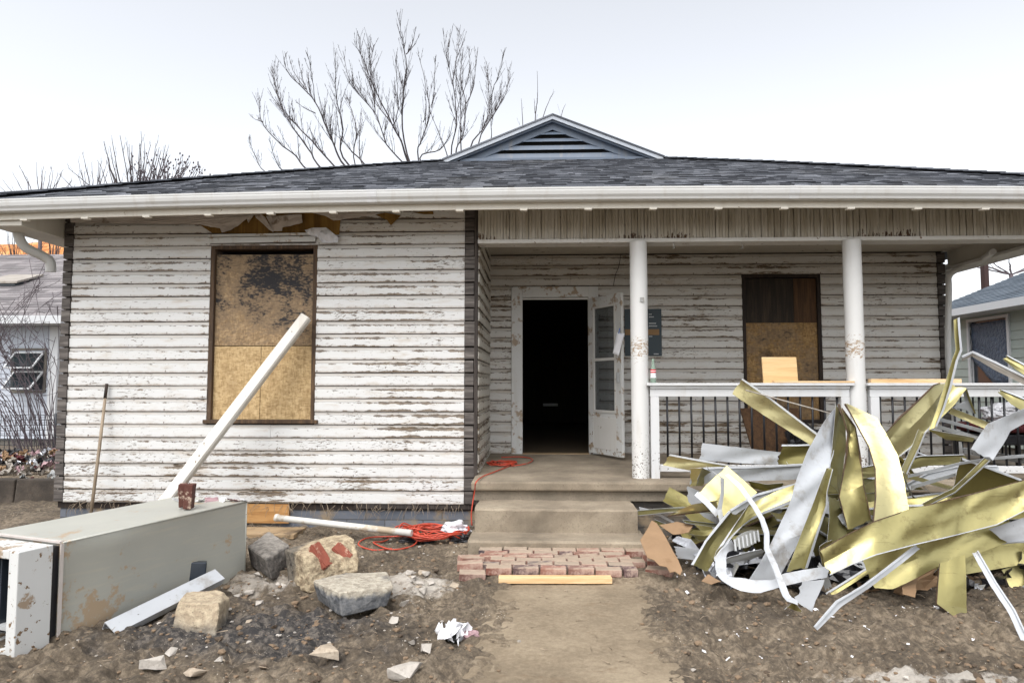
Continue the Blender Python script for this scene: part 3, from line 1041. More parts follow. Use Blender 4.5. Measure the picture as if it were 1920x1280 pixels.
m_.box((XR + .0, 6.66, .36), (5.52, 6.9, .465))
m_.build('porch_ledge', MT['concrete'], house, bevel=.012)
m_ = MB(); m_.box((XR + .02, 6.72, -.3), (5.5, 6.95, .362)); m_.box((5.3, 6.95, -.3), (5.5, YB, .46)); m_.build('porch_foundation', MT['dark_block'], house)
# steps
def step(x0, x1, y0, y1, z0, z1, mat, amp=.006):
    m_ = MB()
    vs, fs = [], []
    nx, ny, nz = 40, 10, 6
    def grid(o, ux, uy, n1, n2):
        k = len(vs)
        for j in range(n2 + 1):
            for i in range(n1 + 1):
                v = Vector(o) + Vector(ux) * (i / n1) + Vector(uy) * (j / n2)
                nn = noise.noise_vector(v * 6) * amp + noise.noise_vector(v * 21) * amp * .5
                e = 0
                vs.append(v + nn)
        for j in range(n2):
            for i in range(n1):
                a_ = k + j * (n1 + 1) + i
                fs.append((a_, a_ + 1, a_ + n1 + 2, a_ + n1 + 1))
    c = .018
    grid((x0, y0, z0), (x1 - x0, 0, 0), (0, 0, z1 - z0 - c), nx, nz)
    grid((x0, y0, z1 - c), (x1 - x0, 0, 0), (0, c, c), nx, 1)
    grid((x0, y0 + c, z1), (x1 - x0, 0, 0), (0, y1 - y0 - c, 0), nx, ny)
    grid((x1, y0, z0), (0, y1 - y0, 0), (0, 0, z1 - z0), ny, nz)
    grid((x0, y1, z0), (0, y0 - y1, 0), (0, 0, z1 - z0), ny, nz)
    m_.add(vs, fs, 0, .5, False)
    return m_.build('step', mat, house)
step(-.575, .895, 6.17, 6.71, .10, .372, MT['step'])
step(-.60, .93, 5.83, 6.30, -.1, .165, MT['step'])

# ---------------- windows
def boarded_window(W, y, frame, boards, sillmat):
    x0, x1, z0, z1 = W
    m_ = MB()
    j = .045
    m_.box((x0 + .001, y - .012, z0 + .03), (x0 + j, y + .16, z1)); m_.box((x1 - j, y - .012, z0 + .03), (x1 - .001, y + .16, z1))
    m_.box((x0 + j, y - .012, z1 - .06), (x1 - j, y + .16, z1))
    w = m_.build('window', frame, house)
    m_ = MB(); m_.box((x0 - .03, y - .035, z0 - .012), (x1 + .04, y + .16, z0 + .028)); m_.build('sill', sillmat, w, bevel=.006)
    for (bx0_, bx1_, bz0, bz1, mat, dy) in boards:
        m_ = MB(); m_.box((bx0_, y + .03 + dy, bz0), (bx1_, y + .045 + dy, bz1)); m_.build('plywood_board', mat, w)
    return w
zm = P(490, 648, 7.05).z
xm = P(490, 700, 7.05).x
boarded_window(W1, YF, MT['frame_wood'], [(W1[0] + .047, W1[1] - .047, zm + .003, W1[3] - .115, MT['osb_burnt'], 0), (W1[0] + .047, xm - .003, W1[2] + .03, zm - .006, MT['osb'], .002), (xm + .003, W1[1] - .047, W1[2] + .03, zm - .006, MT['osb'], .003)], MT['frame_wood'])
zm2 = P(1465, 605, 8.8).z
xm2 = P(1487, 560, 8.8).x
boarded_window(W2, YB, MT['frame_dark'], [(W2[0] + .047, xm2 - .002, zm2, W2[3] - .07, MT['ply_dark'], .0), (xm2, W2[1] - .047, zm2, W2[3] - .07, MT['ply_brown'], -.004), (W2[0] + .047, W2[1] - .047, W2[2] + .03, zm2 - .003, MT['ply_tan'], -.008)], MT['frame_dark'])
# head trim of the front window: white boards hanging loose
m_ = MB()
a = P(396, 458, YF); b = P(594, 441, YF)
m_.hexa([(a.x, YF - .055, a.z + .00), (b.x + .0, YF - .055, a.z + .012), (b.x, YF - .02, a.z + .012), (a.x, YF - .02, a.z), (a.x, YF - .05, a.z + .06), (b.x, YF - .05, a.z + .068), (b.x, YF - .02, a.z + .068), (a.x, YF - .02, a.z + .06)])
m_.hexa([(a.x, YF - .085, a.z + .066), (b.x + .02, YF - .085, a.z + .078), (b.x + .02, YF - .02, a.z + .076), (a.x, YF - .02, a.z + .064), (a.x, YF - .08, a.z + .088), (b.x + .02, YF - .08, a.z + .10), (b.x + .02, YF - .02, a.z + .10), (a.x, YF - .02, a.z + .088)])
m_.build('window_head', MT['trim_mud'], house)
m_ = MB(); m_.box((a.x - .0, YF - .03, W1[3] - .0), (b.x, YF - .001, a.z - .002)); m_.build('head_gap', MT['frame_dark'], house)

# torn old covering over the window
def torn(name, poly, y, mat, th=.006, wr=.012, sub=3, seed=0):
    bm = bmesh.new()
    vs = [bm.verts.new(P(px, py, y)) for px, py in poly]
    f = bm.faces.new(vs)
    bmesh.ops.triangulate(bm, faces=[f])
    for _ in range(sub): bmesh.ops.subdivide_edges(bm, edges=[e for e in bm.edges if e.calc_length() > .04], cuts=1, use_grid_fill=True)
    bmesh.ops.triangulate(bm, faces=bm.faces[:])
    for v in bm.verts:
        v.co.y -= abs(noise.noise(v.co * 9 + Vector((seed, 0, 0)))) * wr + abs(noise.noise(v.co * 25)) * wr * .4
    m_ = MB()
    m_.add([v.co.copy() for v in bm.verts], [tuple(v.index for v in q.verts) for q in (bm.verts.index_update() or bm.faces)], 0, .5, False)
    bm.free()
    o = m_.build(name, mat, house)
    so = o.modifiers.new('thick', 'SOLIDIFY'); so.thickness = th
    return o
torn('torn_underlay', [(360, 412), (405, 404), (480, 400), (590, 398), (640, 400), (636, 440), (590, 438), (500, 438), (398, 437)], YF - .022, MT['ochre'], .005, .004)
torn('torn_covering', [(134, 404), (134, 418), (250, 419), (330, 421), (372, 421), (398, 420), (405, 409), (416, 436), (434, 432), (447, 407), (462, 405), (466, 418), (470, 412), (477, 405), (480, 399), (330, 398), (200, 401)], YF - .042, MT['torn'], .004, .03, 3, 3)
torn('torn_covering', [(476, 399), (484, 397), (498, 408), (514, 436), (505, 431), (494, 420), (480, 408)], YF - .085, MT['torn'], .004, .04, 3, 8)
torn('torn_covering', [(500, 406), (530, 405), (566, 402), (568, 418), (545, 424), (530, 427), (529, 433), (512, 434), (506, 420)], YF - .06, MT['torn'], .004, .03, 3, 11)
torn('torn_covering', [(585, 399), (705, 399), (704, 402), (640, 408), (626, 414), (610, 405), (590, 400)], YF - .045, MT['torn'], .004, .02, 3, 14)
torn('torn_scrap', [(572, 432), (590, 428), (612, 427), (636, 446), (634, 455), (606, 456), (598, 446), (580, 441)], YF - .07, MT['plastic_bag'], .004, .05, 3, 17)
torn('torn_scrap', [(704, 403), (722, 399), (752, 404), (742, 414), (733, 423), (726, 413)], YF - .03, MT['ochre'], .004, .01, 2, 19)
torn('torn_scrap', [(770, 398), (812, 396), (813, 402), (795, 402)], YF - .03, MT['ochre'], .004, .01, 2, 21)

# ---------------- door
xd0, xd1 = -.196, .662
zd0, zd1 = .605, 2.63
m_ = MB()
m_.box((DR[0] - .01, YB - .035, .59), (xd0, YB + .1, DR[3])); m_.box((xd1, YB - .035, .59), (DR[1] + .03, YB + .1, DR[3]))
m_.box((xd0, YB - .035, zd1), (xd1, YB + .1, DR[3]))
df = m_.build('door_frame', MT['trim_mud'], house, bevel=.005)
m_ = MB(); m_.box((xd0 + .002, YB - .02, zd1 - .03), (xd1 - .002, YB + .0, zd1 - .008)); m_.build('head_stop', MT['trim'], df)
m_ = MB(); m_.box((xd0 + .001, YB - .05, .58), (xd1 - .001, YB + .09, .612)); m_.build('threshold', MT['board_grey'], df)
# storm door, swung outward on its right hinges
hx, hy = xd1 + .005, YB - .055
ex_ = P(1168, 700, 8.06); dv = Vector((ex_.x - hx, 8.06 - hy, 0)); wl = dv.length; dv.normalize()
nv = Vector((-dv.y, dv.x, 0))
def dbox(mb_, u0, u1, z0, z1, t0=-.018, t1=.018):
    c = [Vector((hx, hy, 0)) + dv * u + nv * t for (u, t) in ((u0, t0), (u1, t0), (u1, t1), (u0, t1))]
    mb_.hexa([q + Vector((0, 0, z0)) for q in c] + [q + Vector((0, 0, z1)) for q in c])
D0, D1 = .632, 2.60
sx = .11
m_ = MB()
dbox(m_, 0, sx, D0, D1); dbox(m_, wl - sx - .01, wl, D0, D1)
dbox(m_, sx, wl - sx - .01, D1 - .12, D1); dbox(m_, sx, wl - sx - .01, D0, 1.15, -.012, .012)
sdoor = m_.build('storm_door', MT['trim_mud'], house, bevel=.004)
m_ = MB()
zt_ = D1 - .12
for (u0, u1, z0, z1) in ((sx, sx + .025, 1.15, zt_), (wl - sx - .035, wl - sx - .01, 1.15, zt_), (sx + .025, wl - sx - .035, zt_ - .025, zt_), (sx + .025, wl - sx - .035, 1.15, 1.18), (sx + .025, wl - sx - .035, 1.79, 1.825)):
    dbox(m_, u0, u1, z0, z1, -.024, .024)
m_.build('sash', MT['trim'], sdoor)
m_ = MB(); dbox(m_, sx + .025, wl - sx - .035, 1.18, zt_ - .025, -.002, .002); m_.build('glass_pane', MT['glass'], sdoor)
m_ = MB(); dbox(m_, .06, wl - .07, .70, 1.09, -.016, .016); m_.build('kick_panel', MT['trim'], sdoor, bevel=.003)
m_ = MB(); dbox(m_, wl - .07, wl - .04, 1.52, 1.64, -.05, -.02); m_.build('door_handle', MT['sheet_grey'], sdoor, bevel=.005)
# dark room behind the door; a white bar stands in for daylight from the rear
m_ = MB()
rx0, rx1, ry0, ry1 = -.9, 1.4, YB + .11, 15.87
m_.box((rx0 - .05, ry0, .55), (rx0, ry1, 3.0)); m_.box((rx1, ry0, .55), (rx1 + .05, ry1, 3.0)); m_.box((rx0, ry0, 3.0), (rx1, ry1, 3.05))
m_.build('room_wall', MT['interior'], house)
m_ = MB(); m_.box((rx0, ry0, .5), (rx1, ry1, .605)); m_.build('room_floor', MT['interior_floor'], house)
m_ = MB()
a = P(1018, 761, 14.0); b = P(1046, 756, 14.0)
m_.box((a.x, 13.98, a.z), (b.x, 14.02, b.z)); m_.build('daylight_glint', MT['sheet_white'], house)

# ---------------- railings
def railing(x0, x1, y, post0=True, post1=True, first=None, nb=30):
    zf_ = zfl(y)
    zt2 = 1.49
    m_ = MB()
    m_.box((x0 + .04, y - .022, zf_ + .065), (x1 - .04, y + .022, zf_ + .135))
    r = m_.build('porch_railing', MT['rail'], house, bevel=.005)
    m_ = MB()
    m_.box((x0 - .035, y - .07, zt2 - .005), (x1 + .035, y + .07, zt2 + .022))
    m_.box((x0, y - .045, zt2 - .035), (x1, y + .045, zt2 - .008))
    m_.box((x0 + .0, y - .03, zt2 - .115), (x1 - .0, y + .03, zt2 - .038))
    m_.build('top_rail', MT['rail'], r, bevel=.004)
    for on, x in ((post0, x0 + .045), (post1, x1 - .045)):
        if on:
            m_ = MB(); m_.box((x - .042, y - .038, zf_ - .005), (x + .042, y + .038, zt2 - .117)); m_.build('end_post', MT['rail'], r, bevel=.004)
    x = first
    while x < x1 - .1:
        m_ = MB()
        m_.tube([(x, y, zf_ + .13), (x + random.uniform(-.003, .003), y, zf_ + .5), (x, y, zt2 - .112)], .0105, 6)
        m_.build('baluster', MT['black_iron'], r)
        x += .1205
    return r
RY = 6.87
xa = P(1218, 720, RY).x; xb = P(1590, 720, RY).x
railing(xa, xb, RY, True, True, P(1251, 780, RY).x)
xa2 = P(1628, 720, RY).x
railing(xa2, cx3 - .07, RY, True, True, P(1651, 780, RY).x)
# side railing on the right, running back to the wall
def side_railing(x, y0, y1):
    zf_ = .57; zt2 = 1.49
    m_ = MB(); m_.box((x - .022, y0, zf_ + .07), (x + .022, y1, zf_ + .14)); r = m_.build('porch_railing', MT['rail'], house)
    m_ = MB(); m_.box((x - .06, y0, zt2 - .005), (x + .06, y1, zt2 + .022)); m_.box((x - .03, y0, zt2 - .115), (x + .03, y1, zt2 - .01)); m_.build('top_rail', MT['rail'], r)
    y = y0 + .1
    while y < y1 - .05:
        m_ = MB(); m_.tube([(x, y, zf_ + .13), (x, y, zt2 - .112)], .0105, 6); m_.build('baluster', MT['black_iron'], r); y += .1205
side_railing(5.30, 7.0, YB - .03)

# ---------------- downspouts, hooks, wire
def downspout(pts, rx, name='downspout'):
    m_ = MB()
    m_.tube(pts, rx, 10)
    o = m_.build(name, MT['gutter'], house)
    return o
def smooth_path(pts, n=6):
    pts = [Vector(p) for p in pts]
    out = []
    for i in range(len(pts) - 1):
        p0, p1, p2, p3 = pts[max(0, i - 1)], pts[i], pts[i + 1], pts[min(len(pts) - 1, i + 2)]
        for k in range(n):
            t = k / n
            out.append(.5 * ((2 * p1) + (p2 - p0) * t + (2 * p0 - 5 * p1 + 4 * p2 - p3) * t * t + (3 * p1 - p0 - 3 * p2 + p3) * t ** 3))
    out.append(pts[-1])
    return out
downspout(smooth_path([P(36, 412, 6.7), P(34, 436, 6.7), P(46, 462, 6.76), P(80, 480, 6.9), P(94, 491, 6.95), P(95, 510, 6.97)], 6), .05)
downspout(smooth_path([P(1862, 472, 7.6), P(1835, 490, 8.3), P(1793, 506, 8.55), P(1779, 520, 8.62), P(1779, 545, 8.62), P(1780, 700, 8.62), (5.31, 8.64, .1)], 6), .036)
for px in (1263, 1391):
    p = P(px, 460, 6.93)
    m_ = MB()
    m_.tube([p + Vector((0, 0, .03)), p, p + Vector((.012, 0, -.018)), p + Vector((.002, 0, -.034)), p + Vector((-.016, 0, -.026))], .0035, 6)
    m_.build('ceiling_hook', MT['sheet_grey'], house)
m_ = MB(); m_.tube(smooth_path([P(1164, 478, 8.70), P(1160, 500, 8.69), P(1154, 515, 8.70), P(1150, 536, 8.71)]), .004, 5); m_.build('loose_wire', MT['black_iron'], house)
# ------------------------------------------------------------------ neighbours
def lap_wall(m_, p, q, z0, z1, pitch, out, mi=0):
    """lap siding between plan points p and q"""
    p, q = Vector((p[0], p[1], 0)), Vector((q[0], q[1], 0))
    o = Vector((out[0], out[1], 0))
    z = z0
    while z < z1 - .01:
        t = min(z + pitch, z1)
        a = [p + o * .018, q + o * .018, q, p]
        b = [p + o * .006, q + o * .006, q, p]
        m_.hexa([v + Vector((0, 0, z)) for v in a] + [v + Vector((0, 0, t)) for v in b], mi)
        z = t


# left neighbour: white house with a low pale roof
YL = 14.0
nl = empty('neighbour_house', (-13, YL, .2), 'small pale blue white neighbouring house with an open hinged window beyond the wire fence', 'house')
xr = P(106, 700, YL).x
m_ = MB()
wz0 = P(50, 822, YL).z; wz1 = P(50, 612, YL).z
wx0, wx1 = P(27, 700, YL).x, P(84, 700, YL).x
wy0, wy1 = P(50, 731, YL).z, P(50, 657, YL).z
z = wz0; pit = .115
while z < wz1:
    t = min(z + pit, wz1); zc = (z + t) / 2
    for (a, b) in ([(-22, xr)] if not (wy0 < zc < wy1) else [(-22, wx0), (wx1, xr)]):
        m_.hexa([(a, YL - .018, z), (b, YL - .018, z), (b, YL, z), (a, YL, z), (a, YL - .005, t), (b, YL - .005, t), (b, YL, t), (a, YL, t)])
    z = t
lap_wall(m_, (xr, YL + .02), (xr, 22), wz0, wz1, .115, (1, 0))
nw = m_.build('wall', MT['white_siding'], nl)
m_ = MB(); m_.box((xr - .16, YL - .03, wz0), (xr + .025, YL + .1, wz1)); m_.build('corner_board', MT['white_trim'], nl)
m_ = MB(); m_.box((-22, YL + .03, -.3), (xr - .05, YL + .2, wz0 + .01)); m_.box((xr - .2, YL + .2, -.3), (xr - .05, 22, wz0 + .01)); m_.build('foundation', MT['foundation'], nl)
m_ = MB(); m_.box((wx0 - .02, YL + .05, wy0 - .02), (wx1 + .02, YL + .07, wy1 + .02))
win = m_.build('window', MT['dark_glass'], nl)
m_ = MB()
for (a, b, c, d) in ((wx0 - .05, wx0, wy0 - .05, wy1 + .05), (wx1, wx1 + .05, wy0 - .05, wy1 + .05), (wx0, wx1, wy1, wy1 + .05), (wx0, wx1, wy0 - .06, wy0)):
    m_.box((a, YL - .04, c), (b, YL + .06, d))
m_.build('frame', MT['foundation'], win)
for k, (top, bot, out) in enumerate((((661, 689), 0, 0), ((697, 728), 0, 0))):
    # a sash hinged at its top, its foot pushed out towards the yard
    zt_ = P(50, top[0], YL).z; zb_ = P(50, top[1], YL - .35).z
    A = Vector((wx0 + .02, YL - .03, zt_)); B = Vector((wx1 - .02, YL - .03, zt_)); D = Vector((P(11 if k == 0 else 9, 690, YL - .35).x, YL - .40, zb_)); C_ = D + (B - A) * .93
    m_ = MB()
    for a, b in ((A, B), (B, C_), (C_, D), (D, A)): m_.bar(a, b, .03, .03)
    s_ = m_.build('sash', MT['white_trim'], win)
    m_ = MB(); m_.prism([A, B, C_, D], (0, .008, 0)); m_.build('pane', MT['glass'], win)
# roof
ez = P(50, 592, YL - .5).z
m_ = MB()
nr = 12
ry1 = 18.5; rz1 = P(20, 478, ry1).z
for k in range(30):
    s0 = k / 30; s1 = (k + 1) / 30
    y0, y1 = lerp(YL - .5, ry1, s0), lerp(YL - .5, ry1, s1)
    z0, z1 = lerp(ez, rz1, s0), lerp(ez, rz1, s1)
    x = -22
    while x < xr + .4:
        w = random.uniform(.2, .5)
        b = min(x + w, xr + .42)
        m_.hexa([(x, y0, z0 - .01), (b, y0, z0 - .01), (b, y1, z1 - .01), (x, y1, z1 - .01), (x, y0, z0 + .02), (b, y0, z0 + .02), (b, y1, z1 + .006), (x, y1, z1 + .006)])
        x += w
nroof = m_.build('roof', MT['shingle_pale'], nl)
m_ = MB(); m_.box((-22, YL - .52, ez - .16), (xr + .42, YL - .44, ez + .01)); m_.box((xr + .38, YL - .44, ez - .16), (xr + .42, 22, ez - .02)); m_.box((-22, YL - .44, ez - .17), (xr + .38, YL + .1, ez - .14)); m_.build('fascia', MT['white_trim'], nroof)
a = P(-10, 548, 15.8); b = P(52, 545, 15.8)
m_ = MB(); m_.hexa([(a.x, 15.5, a.z - .1), (b.x, 15.5, a.z - .1), (b.x, 16.2, a.z + .2), (a.x, 16.2, a.z + .2), (a.x, 15.5, a.z + .17), (b.x - .1, 15.5, a.z + .17), (b.x - .1, 16.2, a.z + .42), (a.x, 16.2, a.z + .42)])
m_.build('roof_vent', MT['dark_glass'], nroof)
m_ = MB(); m_.hexa([(a.x - .05, 15.45, a.z + .17), (b.x, 15.45, a.z + .17), (b.x, 16.3, a.z + .47), (a.x - .05, 16.3, a.z + .47), (a.x - .05, 15.45, a.z + .22), (b.x, 15.45, a.z + .22), (b.x, 16.3, a.z + .52), (a.x - .05, 16.3, a.z + .52)])
m_.build('vent_lid', MT['sheet_dirty'], nroof)
m_ = MB(); m_.box((-22, YL + .06, wz0), (-21.9, 22, wz1)); m_.box((-22, 22, wz0), (xr, 22.1, wz1)); m_.prism([(-22, ry1, rz1), (xr + .4, ry1, rz1), (xr + .4, 23, ez), (-22, 23, ez)], (0, 0, -.06)); m_.build('rear_wall', MT['white_siding'], nl)

# right neighbour: grey green house whose side faces ours
XN = 9.0
nrh = empty('neighbour_house', (XN + 2, 11, 0), 'grey green neighbouring house with a blue grey roof and plastic sheet over its window', 'house')
wya, wyb = 9 * 1260 / 862, 9 * 1260 / 794
wz_a, wz_b = 1.50, 2.78
m_ = MB()
z = .3
while z < 3.02:
    t = z + .17; zc = z + .085
    for (a, b) in ([(5, 15.3)] if not (wz_a < zc < wz_b) else [(5, wya), (wyb, 15.3)]):
        m_.hexa([(XN - .02, a, z), (XN, a, z), (XN, b, z), (XN - .02, b, z), (XN - .005, a, t), (XN, a, t), (XN, b, t), (XN - .005, b, t)])
    z = t
m_.box((XN, 15.2, .3), (17, 15.3, 3.0)); m_.box((XN, 5, .3), (17, 5.1, 3.0)); m_.box((16.9, 5, .3), (17, 15.3, 3.0))
m_.build('wall', MT['green_siding'], nrh)
m_ = MB(); m_.box((XN + .02, 5.05, -.3), (16.9, 15.2, .31)); m_.build('foundation', MT['foundation'], nrh)
m_ = MB()
for (a, b, c, d) in ((wya - .06, wya, wz_a - .06, wz_b + .06), (wyb, wyb + .06, wz_a - .06, wz_b + .06), (wya, wyb, wz_b, wz_b + .06), (wya, wyb, wz_a - .06, wz_a)):
    m_.box((XN - .05, a, c), (XN + .05, b, d))
wn = m_.build('window', MT['white_trim'], nrh)
m_ = MB(); m_.box((XN + .03, wya, wz_a), (XN + .05, wyb, wz_b)); m_.build('pane', MT['dark_glass'], wn)
m_ = MB()
vs, fs = [], []
for j in range(15):
    for i in range(11):
        t, s = i / 10, j / 14
        if_ = noise.noise(Vector((t * 3, s * 4, 1))) * .02 + noise.noise(Vector((t * 9, s * 7, 5))) * .012
        vs.append((XN + .0 + if_, lerp(wya + .02, wyb - .02, t), lerp(wz_a + .02 + .9 * max(0, t - .45), wz_b - .03, s)))
for j in range(14):
    for i in range(10):
        a = j * 11 + i; fs.append((a, a + 1, a + 12, a + 11))
m_.add(vs, fs, 0, .5, True)
pp = m_.build('plastic_sheet', MT['blue_plastic'], wn); so = pp.modifiers.new('t', 'SOLIDIFY'); so.thickness = .003
m_ = MB()
ezr = 3.02
for k in range(34):
    s0 = k / 34; s1 = (k + 1) / 34
    x0, x1 = lerp(XN - .42, 13.2, s0), lerp(XN - .42, 13.2, s1)
    z0, z1 = ezr + (x0 - XN + .42) * .40, ezr + (x1 - XN + .42) * .40
    y = 4.6
    while y < 15.7:
        w = random.uniform(.2, .5); b = min(15.7, y + w)
        m_.hexa([(x0, y, z0 - .02), (x1, y, z1 - .02), (x1, b, z1 - .02), (x0, b, z0 - .02), (x0, y, z0 + .02), (x1, y, z1 + .006), (x1, b, z1 + .006), (x0, b, z0 + .02)])
        y += w
m_.prism([(13.2, 4.6, ezr + 1.85), (17.4, 4.6, ezr), (17.4, 15.7, ezr), (13.2, 15.7, ezr + 1.85)], (0, 0, -.05))
m_.prism([(XN - .3, 15.65, ezr - .03), (13.2, 15.65, ezr + 1.8), (17.2, 15.65, ezr - .03)], (0, -.05, 0))
m_.prism([(XN - .3, 4.7, ezr - .03), (13.2, 4.7, ezr + 1.8), (17.2, 4.7, ezr - .03)], (0, .05, 0))
rr = m_.build('roof', MT['shingle_blue'], nrh)
m_ = MB(); m_.box((XN - .52, 4.6, ezr - .13), (XN - .42, 15.72, ezr + .012)); m_.box((XN - .42, 4.6, ezr - .14), (XN - .02, 15.6, ezr - .10)); m_.build('gutter', MT['white_trim'], rr)
# chimney pipe standing behind that roof
m_ = MB(); a = P(1846, 510, 22); m_.box((a.x - .07, 21.9, 0), (a.x + .07, 22.1, P(1846, 492, 22).z)); m_.box((a.x - .09, 21.88, P(1846, 492, 22).z), (a.x + .09, 22.12, P(1846, 490, 22).z))
tag(m_.build('chimney', MT['chimney'], None), 'dark red brick chimney seen above the blue grey roof', 'chimney')

# ------------------------------------------------------------------ left side: retaining wall, rubbish, wire fence, bush
m_ = MB()
x = -9.6
while x < -5.45:
    w = random.uniform(.5, .9); b = min(x + w, -5.40)
    m_.hexa([(x, 8.50 + random.uniform(-.02, .02), -.2), (b - .012, 8.50, -.2), (b - .012, 8.7, -.2), (x, 8.7, -.2), (x + .01, 8.53, .27 + random.uniform(-.02, .02)), (b - .012, 8.53, .27), (b - .012, 8.7, .27), (x + .01, 8.7, .27)])
    x = b
o = m_.build('retaining_wall', MT['wall_dark'], None, bevel=.02)
tag(o, 'low dark concrete retaining wall left of the house under a heap of rubbish', 'retaining wall')


def crumple(m_, c, r, seed, mi=0, flat=.6, sub=3, amp=.55):
    bm = bmesh.new()
    bmesh.ops.create_icosphere(bm, subdivisions=sub, radius=1)
    for v in bm.verts:
        n = noise.noise(v.co * 1.6 + Vector((seed * 3.1, 0, 0))); k = abs(noise.noise(v.co * 3.7 + Vector((0, seed * 1.7, 0))))
        v.co *= 1 + amp * n - amp * .9 * k
        v.co = Vector((v.co.x * r[0], v.co.y * r[1], v.co.z * r[2])) + Vector(c)
    bm.verts.index_update()
    m_.add([v.co.copy() for v in bm.verts], [tuple(v.index for v in f.verts) for f in bm.faces], mi, None, False)
    bm.free()


def scrap(m_, c, sx, sy, seed, mi=0, curl=.5):
    """a torn crumpled sheet"""
    rs = random.Random(seed)
    R = Matrix.Rotation(rs.uniform(0, 6.3), 4, 'Z') @ Matrix.Rotation(rs.uniform(-.9, .9), 4, 'X') @ Matrix.Rotation(rs.uniform(-.6, .6), 4, 'Y')
    n = 7; vs, fs = [], []
    for j in range(n):
        for i in range(n):
            u, v = i / (n - 1) - .5, j / (n - 1) - .5
            e = 1 + .5 * noise.noise(Vector((u * 4, v * 4, seed)))
            z = (noise.noise(Vector((u * 3, v * 3, seed + 5))) + .6 * noise.noise(Vector((u * 7, v * 7, seed)))) * curl * min(sx, sy)
            vs.append(Vector(c) + R @ Vector((u * sx * e, v * sy * e, z)))
    for j in range(n - 1):
        for i in range(n - 1):
            a = j * n + i; fs.append((a, a + 1, a + n + 1, a + n))
    m_.add(vs, fs, mi, None, False)


m_ = MB()
rs = random.Random(5)
mats = [MT['sheet_dirty'], MT['pink'], MT['foil'], MT['red_cloth'], MT['plastic_black'], MT['cardboard'], MT['sheet_grey']]
for k in range(520):
    x = rs.uniform(-9.6, -5.0); y = rs.uniform(8.65, 10.2)
    hz = .25 + .35 * sm(y, 8.6, 9.2) * (1 - .5 * sm(y, 9.6, 10.2)) * (.75 + .25 * noise.noise(Vector((x, y, 0))))
    z = hz * rs.uniform(.7, 1.0) + .03
    scrap(m_, (x, y, z), rs.uniform(.06, .2), rs.uniform(.05, .16), k, rs.choice([0, 0, 0, 1, 1, 2, 3, 4, 4, 5, 6]), .6)
o = m_.build('rubbish_heap', mats, None)
tag(o, 'heap of torn plastic, cloth and paper rubbish on the retaining wall', 'rubbish', kind='stuff')

fe = empty('wire_fence', (-9, 11, .3), 'thin dark wire mesh fence in front of the pale neighbouring house', 'fence')
m_ = MB()
zt_ = P(50, 778, 11).z; zb_ = P(50, 842, 11).z
xr_ = P(100, 800, 11).x
x = -13
while x < xr_:
    m_.tube([(x, 11 + random.uniform(-.01, .01), zb_ - .2), (x + random.uniform(-.01, .01), 11, zt_)], .006, 4, cap=False); x += .085
for k in range(9):
    z = lerp(zb_ - .1, zt_, k / 8)
    m_.tube([(lerp(-13, xr_, q / 12), 11 + .01 * math.sin(q * 1.3 + k), z + .012 * math.sin(q * 2.1 + k * .4)) for q in range(13)], .006, 4, cap=False)
m_.build('wire_mesh', MT['wire'], fe)
for x in (-12.5, -10.4, xr_ + .02):
    m_ = MB(); m_.tube([(x, 11.02, -.1), (x, 11.02, zt_ + .03)], .022, 8); m_.build('fence_post', MT['wire'], fe)


# ------------------------------------------------------------------ bare trees
def twigs(m_, pts, rad, depth, rs, dens=1.0, lenf=1.0, up=.25, spread=.7, jit=.09):
    """side shoots along a limb: thin, nearly straight, reaching forward and up"""
    L_ = sum((pts[i + 1] - pts[i]).length for i in range(len(pts) - 1))
    n = max(2, int(L_ * dens))
    for k in range(n):
        t = rs.uniform(.08, 1.0)
        f = t * (len(pts) - 1); i = min(int(f), len(pts) - 2)
        p = pts[i].lerp(pts[i + 1], f - i)
        d = (pts[i + 1] - pts[i]).normalized()
        side = Vector((rs.uniform(-1, 1), rs.uniform(-.8, .8), rs.uniform(-.3, .7))).normalized()
        d2 = (d * (1 - spread * .35) + side * spread + Vector((0, 0, up))).normalized()
        r0 = min(.016, lerp(rad[0], rad[-1], t) * rs.uniform(.3, .5))
        ln = min(1.7, L_ * rs.uniform(.15, .5)) * lenf * (1.2 - .85 * t)
        q = [p]
        for s in range(4):
            d2 = (d2 + Vector((rs.uniform(-jit, jit), rs.uniform(-jit, jit), rs.uniform(-.02, .16)))).normalized()
            q.append(q[-1] + d2 * ln / 4)
        rr_ = [max(.0036, r0 * (1 - .7 * s / 4)) for s in range(5)]
        m_.tube(q, rr_, 4, cap=False)
        if depth > 0: twigs(m_, q, rr_, depth - 1, rs, dens * .9, .55, up, spread, jit)


